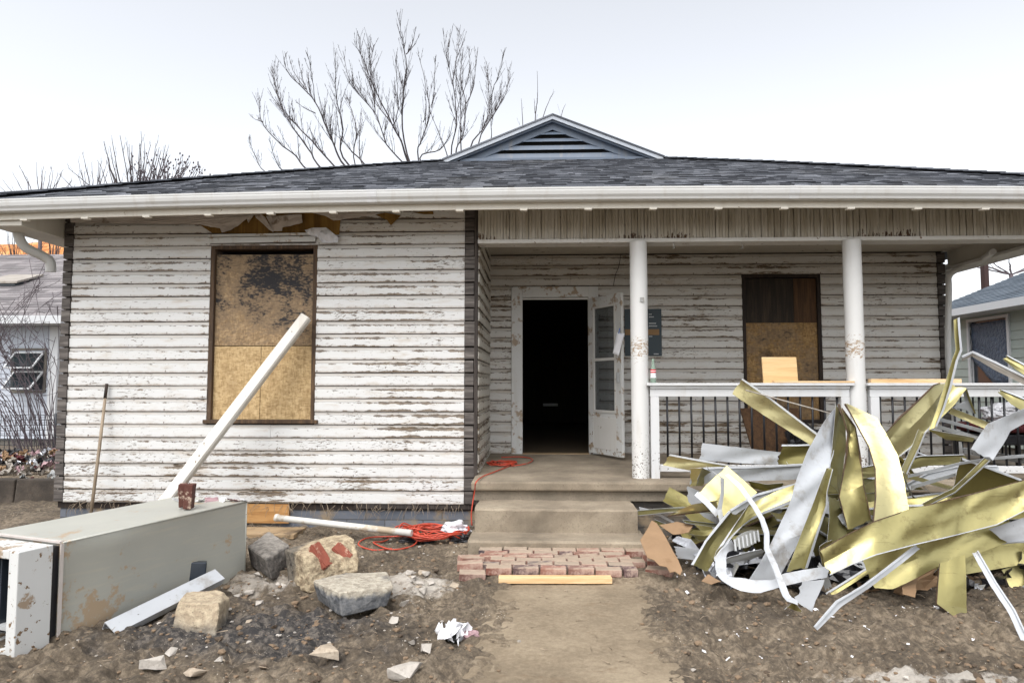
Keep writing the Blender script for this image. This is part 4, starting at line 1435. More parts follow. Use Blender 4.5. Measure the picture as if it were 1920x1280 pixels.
Z2 = 2.909
LIMBS = [
    [(410, 880), (330, 790), (240, 720), (150, 610), (135, 520), (132, 480)], [(150, 605), (115, 595), (85, 575)],
    [(480, 870), (400, 750), (300, 610), (250, 510), (220, 400), (215, 320)], [(560, 865), (420, 710), (330, 620), (270, 550), (235, 440)],
    [(610, 855), (545, 740), (500, 640), (440, 500), (370, 420), (290, 340), (265, 250)], [(440, 500), (425, 380), (412, 300), (395, 230)],
    [(400, 455), (365, 355), (345, 260)], [(385, 430), (320, 330), (300, 260)], [(440, 560), (380, 530), (335, 500)],
    [(590, 800), (592, 650), (560, 510), (550, 400), (550, 230)], [(710, 840), (640, 770), (600, 720), (540, 670)],
    [(912, 825), (830, 730), (770, 570), (680, 460), (620, 370), (590, 220)], [(942, 822), (910, 720), (860, 620), (800, 500), (740, 370), (690, 240), (660, 200)],
    [(740, 350), (735, 230), (718, 130)], [(765, 560), (752, 440), (700, 300), (680, 140)], [(850, 610), (760, 470), (745, 300), (757, 190)],
    [(922, 710), (920, 470), (935, 300), (915, 160), (900, 70)], [(935, 240), (985, 180), (1005, 140)], [(945, 230), (975, 160), (988, 90)],
    [(862, 640), (892, 540), (885, 380), (880, 250)], [(1000, 812), (1020, 700), (1065, 570), (1045, 430), (1010, 260)],
    [(1075, 530), (1090, 400), (1095, 250)], [(1030, 610), (1042, 520), (1035, 440)], [(1010, 805), (1120, 760), (1172, 680), (1190, 600)],
    [(1155, 780), (1110, 660), (1070, 560)], [(1180, 780), (1210, 620), (1195, 430), (1165, 300), (1140, 150)], [(1185, 400), (1220, 200), (1222, 110)],
    [(1165, 200), (1190, 85)], [(1205, 780), (1242, 690), (1260, 520), (1232, 360), (1245, 240)], [(1262, 510), (1302, 420), (1312, 330), (1325, 205)],
    [(1240, 470), (1280, 340), (1280, 210)], [(1235, 770), (1235, 560), (1225, 420), (1200, 330)], [(1290, 745), (1350, 650), (1390, 540), (1385, 410), (1375, 290)], [(1330, 725), (1410, 570), (1470, 470), (1505, 360)],
    [(1400, 560), (1410, 430), (1445, 340), (1466, 230)], [(1350, 660), (1430, 540), (1490, 400), (1490, 330)], [(1400, 700), (1402, 600), (1440, 520)],
    [(180, 890), (115, 800), (75, 690)], [(280, 885), (220, 800), (190, 700)], [(660, 850), (665, 650), (630, 520), (620, 480)], [(700, 850), (680, 700), (690, 560)],
]
rs = random.Random(11)


def limbs_tree(name, limbs, Y, crotch, base, label, r0, dens, group=None, depth=1):
    tr = empty(name, base, label, 'tree', group)
    mt = MB()
    mb_ = MB()
    cz = Vector(crotch)
    for k, l in enumerate(limbs):
        dy = rs.uniform(-1.6, 1.6)
        pts = [P(440 + a / Z2, 20 + b / Z2, Y + dy * (q + 1) / len(l)) for q, (a, b) in enumerate(l)]
        main = l[0][1] > 700
        if main:
            c2 = cz + Vector((rs.uniform(-.3, .3), rs.uniform(-.3, .3), rs.uniform(-1.2, .3)))
            c2.x = lerp(c2.x, pts[0].x, .35)
            pts = [c2, c2.lerp(pts[0], .55) + Vector((0, 0, -.15))] + pts
        R0 = r0 * (1.0 if main else .42) * rs.uniform(.8, 1.15)
        pp_ = smooth_path(pts, 4)
        pp_ = [p + Vector((rs.uniform(-1, 1), rs.uniform(-1, 1), 0)) * .012 for p in pp_]
        rad = [max(.006, R0 * (1 - .88 * (i / (len(pp_) - 1)) ** .7)) for i in range(len(pp_))]
        mb_.tube(pp_, rad, 6, cap=False)
        twigs(mb_, pp_[(8 if main else 0):], rad[(8 if main else 0):], depth, rs, dens, .75 if main else .85, .35, .5)
    mb_.build('crown', MT['bark'], tr)
    b = Vector(base)
    mt.tube(smooth_path([b, b.lerp(cz, .5) + Vector((.1, 0, 0)), cz, cz + Vector((0, 0, .5))], 4), [r0 * 4.2, *([r0 * 3.2] * 7), *([r0 * 2.6] * 5)], 10)
    mt.build('trunk', MT['bark'], tr)
    return tr


main_l = LIMBS
cr = P(905, 430, 18)
limbs_tree('bare_tree', main_l, 18, cr, (cr.x, 18, 0), 'large bare leafless tree spreading its limbs above the roof beside the gable', .037, 11.0)
far_l = [[(1640, 640), (1642, 560), (1652, 480), (1650, 330)], [(1648, 606), (1700, 530), (1740, 440)], [(1575, 640), (1568, 560), (1562, 480)], [(1765, 610), (1785, 560), (1805, 510)], [(1640, 560), (1632, 480)]]
limbs_tree('bare_tree', [[(a, b) if i else (a, 705) for i, (a, b) in enumerate(l)] if l[0][1] > 600 else l for l in far_l], 26, P(1020, 420, 26), (P(1020, 420, 26).x, 26, 0), 'slender bare tree whose thin tips show just behind the gable peak', .05, 1.2)


def shoot_tree(px, py_top, py_base, Y, label, seed, n, spread, group, col='twig', r=.05, buds=False, base=None):
    rs_ = random.Random(seed)
    b = P(px, py_base, Y)
    base = Vector((b.x, Y, 0))
    tr = empty('bare_tree', base, label, 'tree', group)
    m1, m2 = MB(), MB()
    H = P(px, py_top, Y).z
    fork = Vector((b.x, Y, b.z - (H - b.z) * .5))
    m1.tube([base, base.lerp(fork, .6) + Vector((.08, 0, 0)), fork], [r * 2.2, r * 1.7, r * 1.3], 8)
    m1.build('trunk', MT[col], tr)
    for k in range(n):
        a = rs_.uniform(-1, 1)
        top = Vector((b.x + a * spread, Y + rs_.uniform(-.8, .8), lerp(b.z, H, (1 - abs(a) ** 1.5 * .75) * rs_.uniform(.6, 1.02))))
        mid = fork.lerp(top, .5) + Vector((a * spread * .18, 0, rs_.uniform(-.1, .2)))
        pp_ = smooth_path([fork, fork.lerp(mid, .5), mid, top], 4)
        pp_ = [p + Vector((rs_.uniform(-1, 1), rs_.uniform(-1, 1), 0)) * .02 for p in pp_]
        rad = [max(.007, r * rs_.uniform(.5, .8) * (1 - .85 * i / (len(pp_) - 1))) for i in range(len(pp_))]
        m2.tube(pp_, rad, 5, cap=False)
        twigs(m2, pp_[3:], rad[3:], 1, rs_, 3.4, .7, .35, .5)
        if buds:
            for q in pp_[6::1]:
                for _ in range(1):
                    c = q + Vector((rs_.uniform(-.12, .12), rs_.uniform(-.12, .12), rs_.uniform(-.1, .1)))
                    m2.tube([c, c + Vector((.012, 0, .05)), c + Vector((.014, 0, .09))], [.006, .03, .006], 5)
    m2.build('crown', MT[col], tr)


shoot_tree(255, 244, 350, 24, 'bare tree with a dark central stem rising above the left roof slope', 3, 34, 2.3, None, 'bark', .07)
shoot_tree(320, 285, 345, 22, 'budded bare tree at the thin end of the left roof row', 4, 26, 1.6, None, 'twig', .05, True)
shoot_tree(175, 290, 355, 26, 'faint bare treetop between the other two above the left roof', 5, 16, 1.1, None, 'twig', .05)
shoot_tree(78, 300, 362, 27, 'small bare treetop above the far left roof end', 6, 20, 1.6, None, 'twig', .05)
shoot_tree(1895, 470, 500, 24, 'bare branches poking up behind the blue grey neighbouring roof', 9, 9, 2.2, None, 'twig', .05)

# leafless bush in front of the left neighbour
rs = random.Random(21)
bb = Vector((P(85, 700, 10.6).x, 10.6, .25))
bu = empty('bare_bush', bb, 'tangled leafless bush in front of the pale neighbouring house and beside our wall', 'bush')
m_ = MB()
for k in range(38):
    px = rs.uniform(-60, 112); py = rs.uniform(478, 640)
    if px < 40: py = rs.uniform(520, 650)
    t = P(px, py, 10.6 + rs.uniform(-.9, .9))
    s = bb + Vector((rs.uniform(-.3, .3), rs.uniform(-.3, .3), 0))
    mid = s.lerp(t, .55) + Vector((rs.uniform(-1.1, .4), rs.uniform(-.4, .4), rs.uniform(-.2, .5)))
    pp_ = smooth_path([s, s.lerp(mid, .5) + Vector((0, 0, .25)), mid, t], 4)
    rad = [max(.004, .008 * (1 - .8 * i / (len(pp_) - 1))) for i in range(len(pp_))]
    m_.tube(pp_, rad, 4, cap=False)
    twigs(m_, pp_[5:], rad[5:], 2, rs, 2.6, .9, -.05, 1.0, .3)
m_.build('branches', MT['twig'], bu)
bt = P(60, 425, 40)
shoot_tree(30, 400, 470, 45, 'thin bare tree on the sunset tinted hillside left of the eave', 14, 14, 2.6, None, 'bark', .06)
shoot_tree(98, 395, 500, 30, 'dense bare tree rising close beside the white downspout', 15, 26, 1.3, None, 'twig', .06)
# ------------------------------------------------------------------ bricks laid as an apron before the steps
def brick_mat():
    m = Mat('brick')
    o = m.orand()
    c = m.ramp(o, [(.0, L(112, 68, 56)), (.3, L(132, 90, 76)), (.55, L(152, 118, 104)), (.8, L(106, 74, 66)), (.93, L(74, 64, 68))])
    n = m.noise(None, 14, 6, .68)
    g = m.n("ShaderNodeNewGeometry").outputs['Normal']
    up = m.sm(m.sep(g)[2], .3, .8)
    c = m.mix(m.sm(n, .40, .62, 0, .55), c, L(196, 172, 156))
    dust = m.sm(m.add(m.noise(None, 5, 5, .65), m.mul(m.math('FRACT', m.mul(o, 13.7)), .35)), .42, .68)
    c = m.mix(m.mul(m.mul(dust, up), .9), c, L(160, 144, 126))
    return m.out(c, .92, 0, m.bump(m.add(n, m.mul(m.noise(None, 60, 3), .4)), .6, .006))


MT['brick'] = brick_mat()


def make_brick():
    bm = bmesh.new()
    bmesh.ops.create_cube(bm, size=1)
    for v in bm.verts: v.co = Vector((v.co.x * .198, v.co.y * .098, v.co.z * .058))
    bmesh.ops.bevel(bm, geom=bm.edges[:], offset=.004, segments=1, affect='EDGES')
    bmesh.ops.subdivide_edges(bm, edges=[e for e in bm.edges if e.calc_length() > .05], cuts=5, use_grid_fill=True)
    for v in bm.verts:
        v.co += Vector(noise.noise_vector(v.co * 22)) * .0035
    me = bpy.data.meshes.new('brick')
    bm.to_mesh(me); bm.free()
    me.materials.append(MT['brick'])
    return me


brick_me = [make_brick()]
rs = random.Random(4)


def brick(loc, rot, label, group=None, sc=(1, 1, 1)):
    o = bpy.data.objects.new('brick', brick_me[0])
    COL.objects.link(o)
    o.location = loc; o.rotation_euler = rot; o.scale = sc
    return tag(o, label, 'brick', group)


GB = 'bricks laid loose as an apron below the steps'
rows = [(5.785, -.50, .90, .0), (5.68, -.55, .84, .1), (5.575, -.52, .88, .04), (5.47, -.50, .82, .12), (5.365, -.52, .88, .02), (5.255, -.49, .86, .09)]
for j, (y, x0, x1, off) in enumerate(rows):
    x = x0 + off
    while x + .19 < x1 + .03:
        w = rs.choice((1, 1, 1, 1, .97, .55))
        bw = .2 * w
        z = .086 + rs.uniform(-.006, .006) - .002 * j
        brick((x + bw / 2, y + rs.uniform(-.006, .006), z), (rs.uniform(-.03, .03), rs.uniform(-.02, .02), rs.uniform(-.03, .03)), 'worn red brick with dusty top laid flat in the apron below the steps', GB, (w * .985, 1.04, 1))
        x += bw + rs.uniform(.004, .012)
brick((-.54, 5.50, .09), (.05, .1, .5), 'grey mortar covered brick at the left edge of the brick apron', GB)
brick((-.53, 5.33, .09), (.02, -.05, .1), 'brick jutting from the left end of the second front row of the apron', GB)
brick((-.50, 5.20, .05), (.1, .04, .12), 'low tilted brick at the near left corner of the apron', GB)
brick((.965, 5.47, .085), (.04, .03, -.1), 'dark brick poking out of the apron on its right towards the cardboard', GB)
brick((.93, 5.29, .07), (.06, -.06, -.35), 'red brick set askew at the near right corner of the apron', GB)
brick((.955, 5.62, .09), (.0, .05, -.06), 'brick at the right end of the apron touching the cardboard scrap', GB)

# pine stud lying in front of the bricks
m_ = MB()
a, b = Vector((-.295, 5.125, .045)), Vector((.548, 5.15, .045))
m_.bar(a, b, .085, .042)
tag(m_.build('plank', MT['lumber'], None, bevel=.003), 'short clean pine stud lying across the path against the bricks', 'plank')


# ------------------------------------------------------------------ rocks and broken concrete
def block(name, corners, mats, label, cat, seed, amp=.02, facecol=None, parts=None, group=None, rough=1.0):
    """broken block: hull of its corners, roughened"""
    bm = bmesh.new()
    vs = [bm.verts.new(Vector(c)) for c in corners]
    bmesh.ops.convex_hull(bm, input=vs)
    for v in [v for v in bm.verts if not v.link_faces]: bm.verts.remove(v)
    mn_ = min(e.calc_length() for e in bm.edges)
    if len(corners) < 14 and amp >= .012 and mn_ > .02: bmesh.ops.bevel(bm, geom=bm.edges[:], offset=min(.007, mn_ * .3), segments=1, affect='EDGES')
    bmesh.ops.triangulate(bm, faces=bm.faces[:])
    for it in range(8):
        long_ = [e for e in bm.edges if e.calc_length() > (.022 if amp >= .012 else .014)]
        if not long_: break
        bmesh.ops.subdivide_edges(bm, edges=long_, cuts=1)
        bmesh.ops.triangulate(bm, faces=[f for f in bm.faces if len(f.verts) > 3])
    bm.normal_update()
    off = Vector((seed * 7.7, seed * 3.3, 0))
    if name == 'concrete_block':
        for v in bm.verts: v.co.z -= .03
    for v in bm.verts:
        n = noise.fractal(v.co * 6 + off, .9, 2.1, 3) * amp * .38 + (abs(noise.noise(v.co * 17 + off)) - .2) * amp * -.45 + noise.noise(v.co * 44 + off) * amp * .22
        v.co += v.normal * n * rough
    bm.verts.index_update()
    m_ = MB()
    m_.add([v.co.copy() for v in bm.verts], [tuple(v.index for v in f.verts) for f in bm.faces], 0, .5, False)
    bm.free()
    o = m_.build(name, mats, None)
    return tag(o, label, cat, group)


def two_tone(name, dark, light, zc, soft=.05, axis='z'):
    """a block in two tones"""
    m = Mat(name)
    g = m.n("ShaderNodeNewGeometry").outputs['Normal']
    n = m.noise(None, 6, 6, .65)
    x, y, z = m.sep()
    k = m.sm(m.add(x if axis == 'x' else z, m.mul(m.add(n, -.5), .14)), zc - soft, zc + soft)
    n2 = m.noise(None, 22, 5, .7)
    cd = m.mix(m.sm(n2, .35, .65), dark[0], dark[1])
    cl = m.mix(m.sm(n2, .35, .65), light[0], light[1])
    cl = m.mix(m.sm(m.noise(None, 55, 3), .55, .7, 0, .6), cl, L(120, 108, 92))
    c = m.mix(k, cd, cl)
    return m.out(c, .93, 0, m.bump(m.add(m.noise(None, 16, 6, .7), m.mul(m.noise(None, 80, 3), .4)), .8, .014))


def pts(l): return [P(px, py, Y) for px, py, Y in l]
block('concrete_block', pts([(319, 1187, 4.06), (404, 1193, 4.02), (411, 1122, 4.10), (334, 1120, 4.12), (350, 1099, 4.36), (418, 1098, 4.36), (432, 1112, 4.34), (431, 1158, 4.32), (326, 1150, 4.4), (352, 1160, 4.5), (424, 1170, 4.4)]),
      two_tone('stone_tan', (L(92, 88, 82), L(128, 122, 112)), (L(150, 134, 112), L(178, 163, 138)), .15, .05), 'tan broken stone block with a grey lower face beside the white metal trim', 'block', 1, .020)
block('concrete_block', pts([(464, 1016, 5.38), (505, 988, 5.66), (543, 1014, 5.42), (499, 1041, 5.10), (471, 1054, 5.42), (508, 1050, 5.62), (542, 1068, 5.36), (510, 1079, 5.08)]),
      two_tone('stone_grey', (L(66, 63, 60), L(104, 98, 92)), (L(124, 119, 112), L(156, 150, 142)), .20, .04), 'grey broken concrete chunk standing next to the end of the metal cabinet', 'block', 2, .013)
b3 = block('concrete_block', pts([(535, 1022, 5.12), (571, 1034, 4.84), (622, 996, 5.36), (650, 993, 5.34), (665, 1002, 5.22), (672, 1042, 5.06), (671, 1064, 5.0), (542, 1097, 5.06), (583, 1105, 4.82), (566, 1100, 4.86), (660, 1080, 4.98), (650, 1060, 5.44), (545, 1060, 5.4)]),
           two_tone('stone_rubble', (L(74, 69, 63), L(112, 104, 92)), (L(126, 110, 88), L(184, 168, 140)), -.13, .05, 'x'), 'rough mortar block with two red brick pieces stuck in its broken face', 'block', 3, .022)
from mathutils.bvhtree import BVHTree
BV = BVHTree.FromPolygons([v.co + b3.location for v in b3.data.vertices], [tuple(p.vertices) for p in b3.data.polygons])
for (px, py, Y, ln, rz, rx) in ((603, 1040, 4.87, .20, 1.30, .6), (642, 1035, 4.97, .15, .75, .5)):
    bm = bmesh.new(); bmesh.ops.create_cube(bm, size=1)
    for v in bm.verts: v.co = Vector((v.co.x * ln, v.co.y * .09, v.co.z * .062))
    bmesh.ops.bevel(bm, geom=bm.edges[:], offset=.008, segments=2, affect='EDGES')
    bmesh.ops.subdivide_edges(bm, edges=[e for e in bm.edges if e.calc_length() > .04], cuts=4, use_grid_fill=True)
    # set into the broken face: flush with the surface it shows in
    hit = BV.ray_cast(CAM, (P(px, py, Y) - CAM).normalized())
    hp, hn = hit[0], hit[1]
    up_ = (Vector((math.cos(rz), 0, -math.sin(rz))) - hn * hn.dot(Vector((math.cos(rz), 0, -math.sin(rz))))).normalized()
    M = Matrix((up_, hn.cross(up_), hn)).transposed().to_4x4(); M.translation = hp - hn * .016
    for v in bm.verts: v.co = M @ (v.co + Vector(noise.noise_vector(v.co * 30)) * .006)
    bm.verts.index_update()
    m_ = MB(); m_.add([v.co.copy() for v in bm.verts], [tuple(v.index for v in f.verts) for f in bm.faces], 0, .4, False); bm.free()
    m_.build('brick_piece', plain('brick_red', L(146, 80, 62), L(120, 64, 50), .9, 0, 20, .4, .008, .06, L(190, 164, 140)), b3)
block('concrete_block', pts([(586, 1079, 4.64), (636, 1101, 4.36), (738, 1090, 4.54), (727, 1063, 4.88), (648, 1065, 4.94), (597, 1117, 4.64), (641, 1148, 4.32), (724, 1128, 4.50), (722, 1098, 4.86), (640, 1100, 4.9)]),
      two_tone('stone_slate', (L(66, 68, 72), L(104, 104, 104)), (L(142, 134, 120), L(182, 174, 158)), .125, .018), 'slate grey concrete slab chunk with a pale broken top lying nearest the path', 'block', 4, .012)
# crumbled plaster beside it and stones strewn on the dirt
rs = random.Random(31)
st_spec = [(612, 1220, .085, 'stone', 'flat tan stone lying alone on the dirt below the pale concrete slab chunk'), (757, 1262, .095, 'white_stone', 'pale flat stone at the lower edge of the yard left of the path'), (292, 1242, .075, 'white_stone', 'white stone in front of the tan broken block and metal trim'), (366, 1262, .06, 'stone', 'dull stone half sunk near the bottom edge of the yard')]
for k, (px, py, s, mt, lb) in enumerate(st_spec):
    g = G(px, py, .03)
    cs = [g + Vector((rs.uniform(-1, 1) * s, rs.uniform(-.7, .7) * s, rs.uniform(-.35, .5) * s)) for _ in range(14)]
    block('stone', cs, MT[mt], lb, 'stone', 40 + k, s * .12)
GS = 'pale plaster lumps and stones scattered on the dirt'
sp = []
for k in range(46):
    if k < 20: px, py = rs.gauss(790, 26), rs.gauss(1098, 16)
    elif k < 36: px, py = rs.gauss(490, 42), rs.gauss(1112, 20)
    else: px, py = rs.uniform(240, 900), rs.uniform(1150, 1270)
    if 580 < px < 742 and 1060 < py < 1150 or px < 440 and py < 1200: continue
    sp.append((px, py, rs.uniform(.018, .045)))
for k, (px, py, s) in enumerate(sp):
    g = G(px, py, .0); g.z = gz(g.x, g.y) + s * .3
    cs = [g + Vector((rs.uniform(-1, 1) * s, rs.uniform(-1, 1) * s, rs.uniform(-.6, .6) * s)) for _ in range(12)]
    block('plaster_lump', cs, MT['white_stone'] if k % 3 else MT['stone'], 'small pale lump of broken plaster among others on the dirt', 'rubble', 60 + k, s * .2, group=GS)
# fine gravel and clods: nobody could count it
m_ = MB()
rs = random.Random(77)
base = []
for q in range(8):
    bm = bmesh.new(); bmesh.ops.create_icosphere(bm, subdivisions=1, radius=1)
    for v in bm.verts: v.co *= 1 + .45 * noise.noise(v.co * 1.3 + Vector((q * 5, 0, 0))); v.co.z *= .6
    bm.verts.index_update()
    base.append(([v.co.copy() for v in bm.verts], [tuple(v.index for v in f.verts) for f in bm.faces])); bm.free()
NG = 5200
X_ = np.array([rs.uniform(-5.5, 6) for _ in range(NG)]); Y_ = np.array([2.9 + 4.0 * rs.random() ** 1.2 for _ in range(NG)]); H_ = ground_h(X_, Y_)
for k in range(NG):
    x, y = X_[k], Y_[k]
    if abs(x - .2) < .55 and y < 5.5 and rs.random() < .85: continue
    if y > 5.1 and -.7 < x < 1.1: continue
    s = .004 + .014 * rs.random() ** 2.5
    pale = 1 if rs.random() < (.22 if x < 0 else .06) else 0
    R = Matrix.Rotation(rs.uniform(0, 6.3), 3, 'Z')
    v, f = base[k % 8]
    m_.add([R @ (q * s) + Vector((x, y, H_[k] + s * .25)) for q in v], f, pale, .5, False)
for k in range(2600):
    x, y = rs.uniform(-5, 5.5), 3.0 + 3.6 * rs.random() ** 1.1
    cl = noise.noise(Vector((x * .9, y * 1.3, 3)))
    if cl < -.05 or abs(x - .2) < .56 or (y > 5.1 and -.7 < x < 1.1): continue
    s = .007 + .020 * rs.random() ** 2
    R = Matrix.Rotation(rs.uniform(0, 6.3), 3, 'Z') @ Matrix.Rotation(rs.uniform(-.5, .5), 3, 'X')
    v, f = base[k % 8]
    m_.add([R @ (q * s) + Vector((x, y, gz(x, y) + s * .15)) for q in v], f, 0 if rs.random() < .7 else 2, .5, False)
tag(m_.build('gravel', [plain('clod', L(104, 86, 68), L(134, 114, 92), .95, 0, 20), MT['white_stone'], plain('clod_dark', L(64, 53, 43), L(92, 78, 63), .95, 0, 30, .5, .006)], None, org=(0, 0, 0)), None, None, None, 'stuff')
# dry grass stems, twigs and straw along the wall foot
m_ = MB()
rs = random.Random(9)
for k in range(420):
    x = rs.uniform(-5.2, -.7) if k % 3 else rs.uniform(-5.3, 5); y = rs.uniform(6.5, 6.98) if k % 3 else rs.uniform(3.2, 6.5)
    if -.62 < x < .95 and y > 3: continue
    a = rs.uniform(0, 6.3); ln = rs.uniform(.04, .15); z = gz(x, y) + .008
    p = Vector((x, y, z)); d = Vector((math.cos(a), math.sin(a) * .6, rs.uniform(-.05, .5))) * ln
    m_.tube([p, p + d * .5 + Vector((0, 0, .01)), p + d], [.0022, .002, .001], 3, cap=False)
for k in range(700):   # straw, splinters and bits of bark trodden into the yard
    x = rs.uniform(-4.8, 5.2); y = 3.0 + 3.4 * rs.random()
    if y > 5.1 and -.7 < x < 1.1: continue
    a = rs.uniform(0, 6.3); ln = rs.uniform(.015, .07); z = gz(x, y) + .012
    p = Vector((x, y, max(z, .02))); d = Vector((math.cos(a), math.sin(a), rs.uniform(-.08, .12))) * ln
    m_.tube([p, p + d], [rs.uniform(.0015, .004), .001], 3, cap=False)
for k in range(150):   # roots and straw hanging from the sill
    x = rs.uniform(-4.9, -.75); p = Vector((x, YF - .01, rs.uniform(.2, .28)))
    d = Vector((rs.uniform(-.08, .08), -rs.uniform(.01, .06), -rs.uniform(.03, .14)))
    m_.tube([p, p + d * .5 + Vector((0, -.02, .01)), p + d], [.003, .002, .001], 3, cap=False)
tag(m_.build('dry_straw', MT['stick'], None, org=(0, 0, 0)), None, None, None, 'stuff')

# ------------------------------------------------------------------ grey metal cabinet lying on its back
cn = Vector((-2.757, 3.858, 0)); ax = Vector((.327, .945, 0)).normalized(); px_ = Vector((-ax.y, ax.x, 0))
LEN, WID, HGT = 1.47, .70, .585
cab = empty('metal_cabinet', cn, 'long grey metal cabinet lying on the ground with open white end', 'cabinet')
def cp(u, v, z): return cn + ax * u + px_ * v + Vector((0, 0, z))
def cbox(m_, u0, u1, v0, v1, z0, z1, mi=0):
    m_.hexa([cp(u0, v0, z0), cp(u1, v0, z0), cp(u1, v1, z0), cp(u0, v1, z0), cp(u0, v0, z1), cp(u1, v0, z1), cp(u1, v1, z1), cp(u0, v1, z1)], mi)
def cab_mat(name, c0, c1, mudamt):
    m = Mat(name)
    x, y, z = m.sep()
    n = m.noise(None, 1.6, 5, .6)
    c = m.mix(n, c0, c1)
    str_ = m.noise(m.map(None, (3, 3, 40), (0, .06, 0)), 1, 4, .6)
    c = m.mix(m.mul(m.sm(str_, .48, .7), .35), c, L(184, 178, 160))
    mud = m.add(m.noise(None, 3.4, 6, .7), m.sm(y, .45, -.1, 0, .17))
    c = m.mix(m.mul(m.sm(mud, .66 - mudamt, .73 - mudamt), .75), c, L(168, 140, 106))
    c = m.mix(m.sm(m.noise(None, 24, 3, .6), .73, .75, 0, .7), c, L(96, 78, 60))
    return m.out(c, .42, .1, m.bump(m.add(m.noise(None, 2.2, 2), m.mul(m.noise(None, 50, 3), .05)), .3, .03))
MT['cab_side'] = cab_mat('cab_side', L(180, 179, 168), L(156, 157, 151), .06)
bm_ = bmesh.new()
def cgrid(o, du, dv, nu, nv, m_, dent):
    vs, fs = [], []
    for j in range(nv + 1):
        for i in range(nu + 1):
            p = o + du * (i / nu) + dv * (j / nv)
            nrm = du.cross(dv).normalized()
            edge = min(i, nu - i, j, nv - j)
            p = p + nrm * (noise.noise(p * 2.3) * dent * (0 if edge == 0 else 1))
            vs.append(p)
    for j in range(nv):
        for i in range(nu):
            a = j * (nu + 1) + i; fs.append((a, a + 1, a + nu + 2, a + nu + 1))
    m_.add(vs, fs, 0, .5, True)
m_ = MB()
Z = Vector((0, 0, 1))
cgrid(cp(0, 0, -.03), ax * LEN, Z * (HGT + .03), 30, 12, m_, .020)
cgrid(cp(0, 0, HGT), ax * LEN, px_ * WID, 24, 10, m_, .010)
cgrid(cp(LEN, 0, -.03), px_ * WID, Z * (HGT + .03), 8, 8, m_, .006)
cgrid(cp(0, WID, -.03), ax * LEN, Z * (HGT + .03), 24, 10, m_, .008)
cgrid(cp(0, 0, -.03), px_ * WID, Z * (HGT + .03), 8, 8, m_, .0)
o = m_.build('body', MT['cab_side'], cab)
m_ = MB(); m_.tube([cp(0, .003, HGT - .003), cp(LEN, .003, HGT - .003)], .007, 6); m_.tube([cp(LEN - .003, .0, HGT - .003), cp(LEN - .003, WID, HGT - .003)], .007, 6); m_.tube([cp(LEN - .003, .003, 0), cp(LEN - .003, .003, HGT)], .007, 6)
m_.build('edge_seam', MT['cab_side'], cab)
m_ = MB(); cbox(m_, -.05, -.0, .02, WID - .02, .0, HGT - .02); m_.build('dark_gap', MT['plastic_black'], cab)
m_ = MB(); cbox(m_, -.012, .012, .0, WID, HGT - .004, HGT + .008); cbox(m_, -.008, .010, -.007, .003, .0, HGT - .006); m_.build('torn_seal', MT['torn'], cab)
# white end frame
m_ = MB()
t = .07
u0, u1 = -.245, -.052
cbox(m_, u0, u1, -.006, t, -.02, HGT); cbox(m_, u0, u1, WID - t, WID, -.02, HGT); cbox(m_, u0, u1, t, WID - t, HGT - .045, HGT); cbox(m_, u0, u1, t, WID - t, -.02, .05)
m_.build('end_frame', MT['trim_mud'], cab, bevel=.005)
m_ = MB(); cbox(m_, -.062, -.053, t, WID - t, .05, HGT - .045); m_.build('inner_back', MT['plastic_black'], cab)
for k in range(7):
    m_ = MB(); v = t + .05 + k * .075; cbox(m_, -.20, -.065, v, v + .012, .16, HGT - .045); m_.build('fin', MT['dark_glass'], cab)
m_ = MB(); cbox(m_, -.22, -.065, t, WID - t, .145, .165); m_.build('inner_shelf', MT['sheet_grey'], cab)
# pair of dark bricks standing on the cabinet
bp = P(352, 948, 4.95)
g1 = P(346, 953, 5.0)
for k, dx in enumerate((-.042, .042)):
    q = cp(1.06 + .02 * k, .20 + dx, HGT + .094)
    o = brick(q, (.10 - .06 * k, math.pi / 2 + .07 - .12 * k, .30 + .1 * k), ('left' if k == 1 else 'right') + ' one of two dark brown bricks standing on the grey cabinet', 'two bricks on the cabinet', (.90 - .06 * k, .9, .95))
    o.data = o.data.copy(); o.data.materials[0] = plain('brick_brown', L(92, 52, 40), L(70, 40, 34), .85, 0, 14, .4, .006, .07, L(190, 170, 150))
# small torn strip of paint and paper on the cabinet's far edge
m_ = MB()
for k in range(7): scrap(m_, cp(1.28 + .03 * k, .50 - .08 * k, HGT + .012), .1, .05, 200 + k, k % 2, .2)
tag(m_.build('torn_paper', [MT['paper'], MT['pink']], None), 'torn pink and white paper strip along the far top edge of the cabinet', 'paper')

# ------------------------------------------------------------------ leaning and lying pieces
def channel(name, a, b, w, h, t, mat, label, cat, nrm, bev=.002):
    """a U shaped trim: web and two flanges"""
    a, b = Vector(a), Vector(b); d = (b - a).normalized(); n = Vector(nrm); n = (n - d * n.dot(d)).normalized(); s = d.cross(n)
    m_ = MB()
    def bx(s0, s1, n0, n1):
        c = [a + s * s0 + n * n0, b + s * s0 + n * n0, b + s * s1 + n * n0, a + s * s1 + n * n0]
        m_.hexa(c + [q + n * (n1 - n0) for q in c])
    bx(-w / 2, w / 2, 0, t); bx(-w / 2, -w / 2 + t, t, h); bx(w / 2 - t, w / 2, t, h)
    bx(-w / 2 + t, -w / 2 + .018, h - t, h); bx(w / 2 - .018, w / 2 - t, h - t, h)
    return tag(m_.build(name, mat, None), label, cat)
channel('metal_trim', P(206, 1183, 3.98) + Vector((0, 0, .02)), P(412, 1083, 4.72) + Vector((0, 0, .03)), .105, .055, .004, MT['sheet_white'], 'white metal gutter trim lying against the grey cabinet behind the tan block', 'trim', (-.35, .5, -.75))
m_ = MB()
q = P(345, 1086, 4.72) + Vector((0, 0, .02))
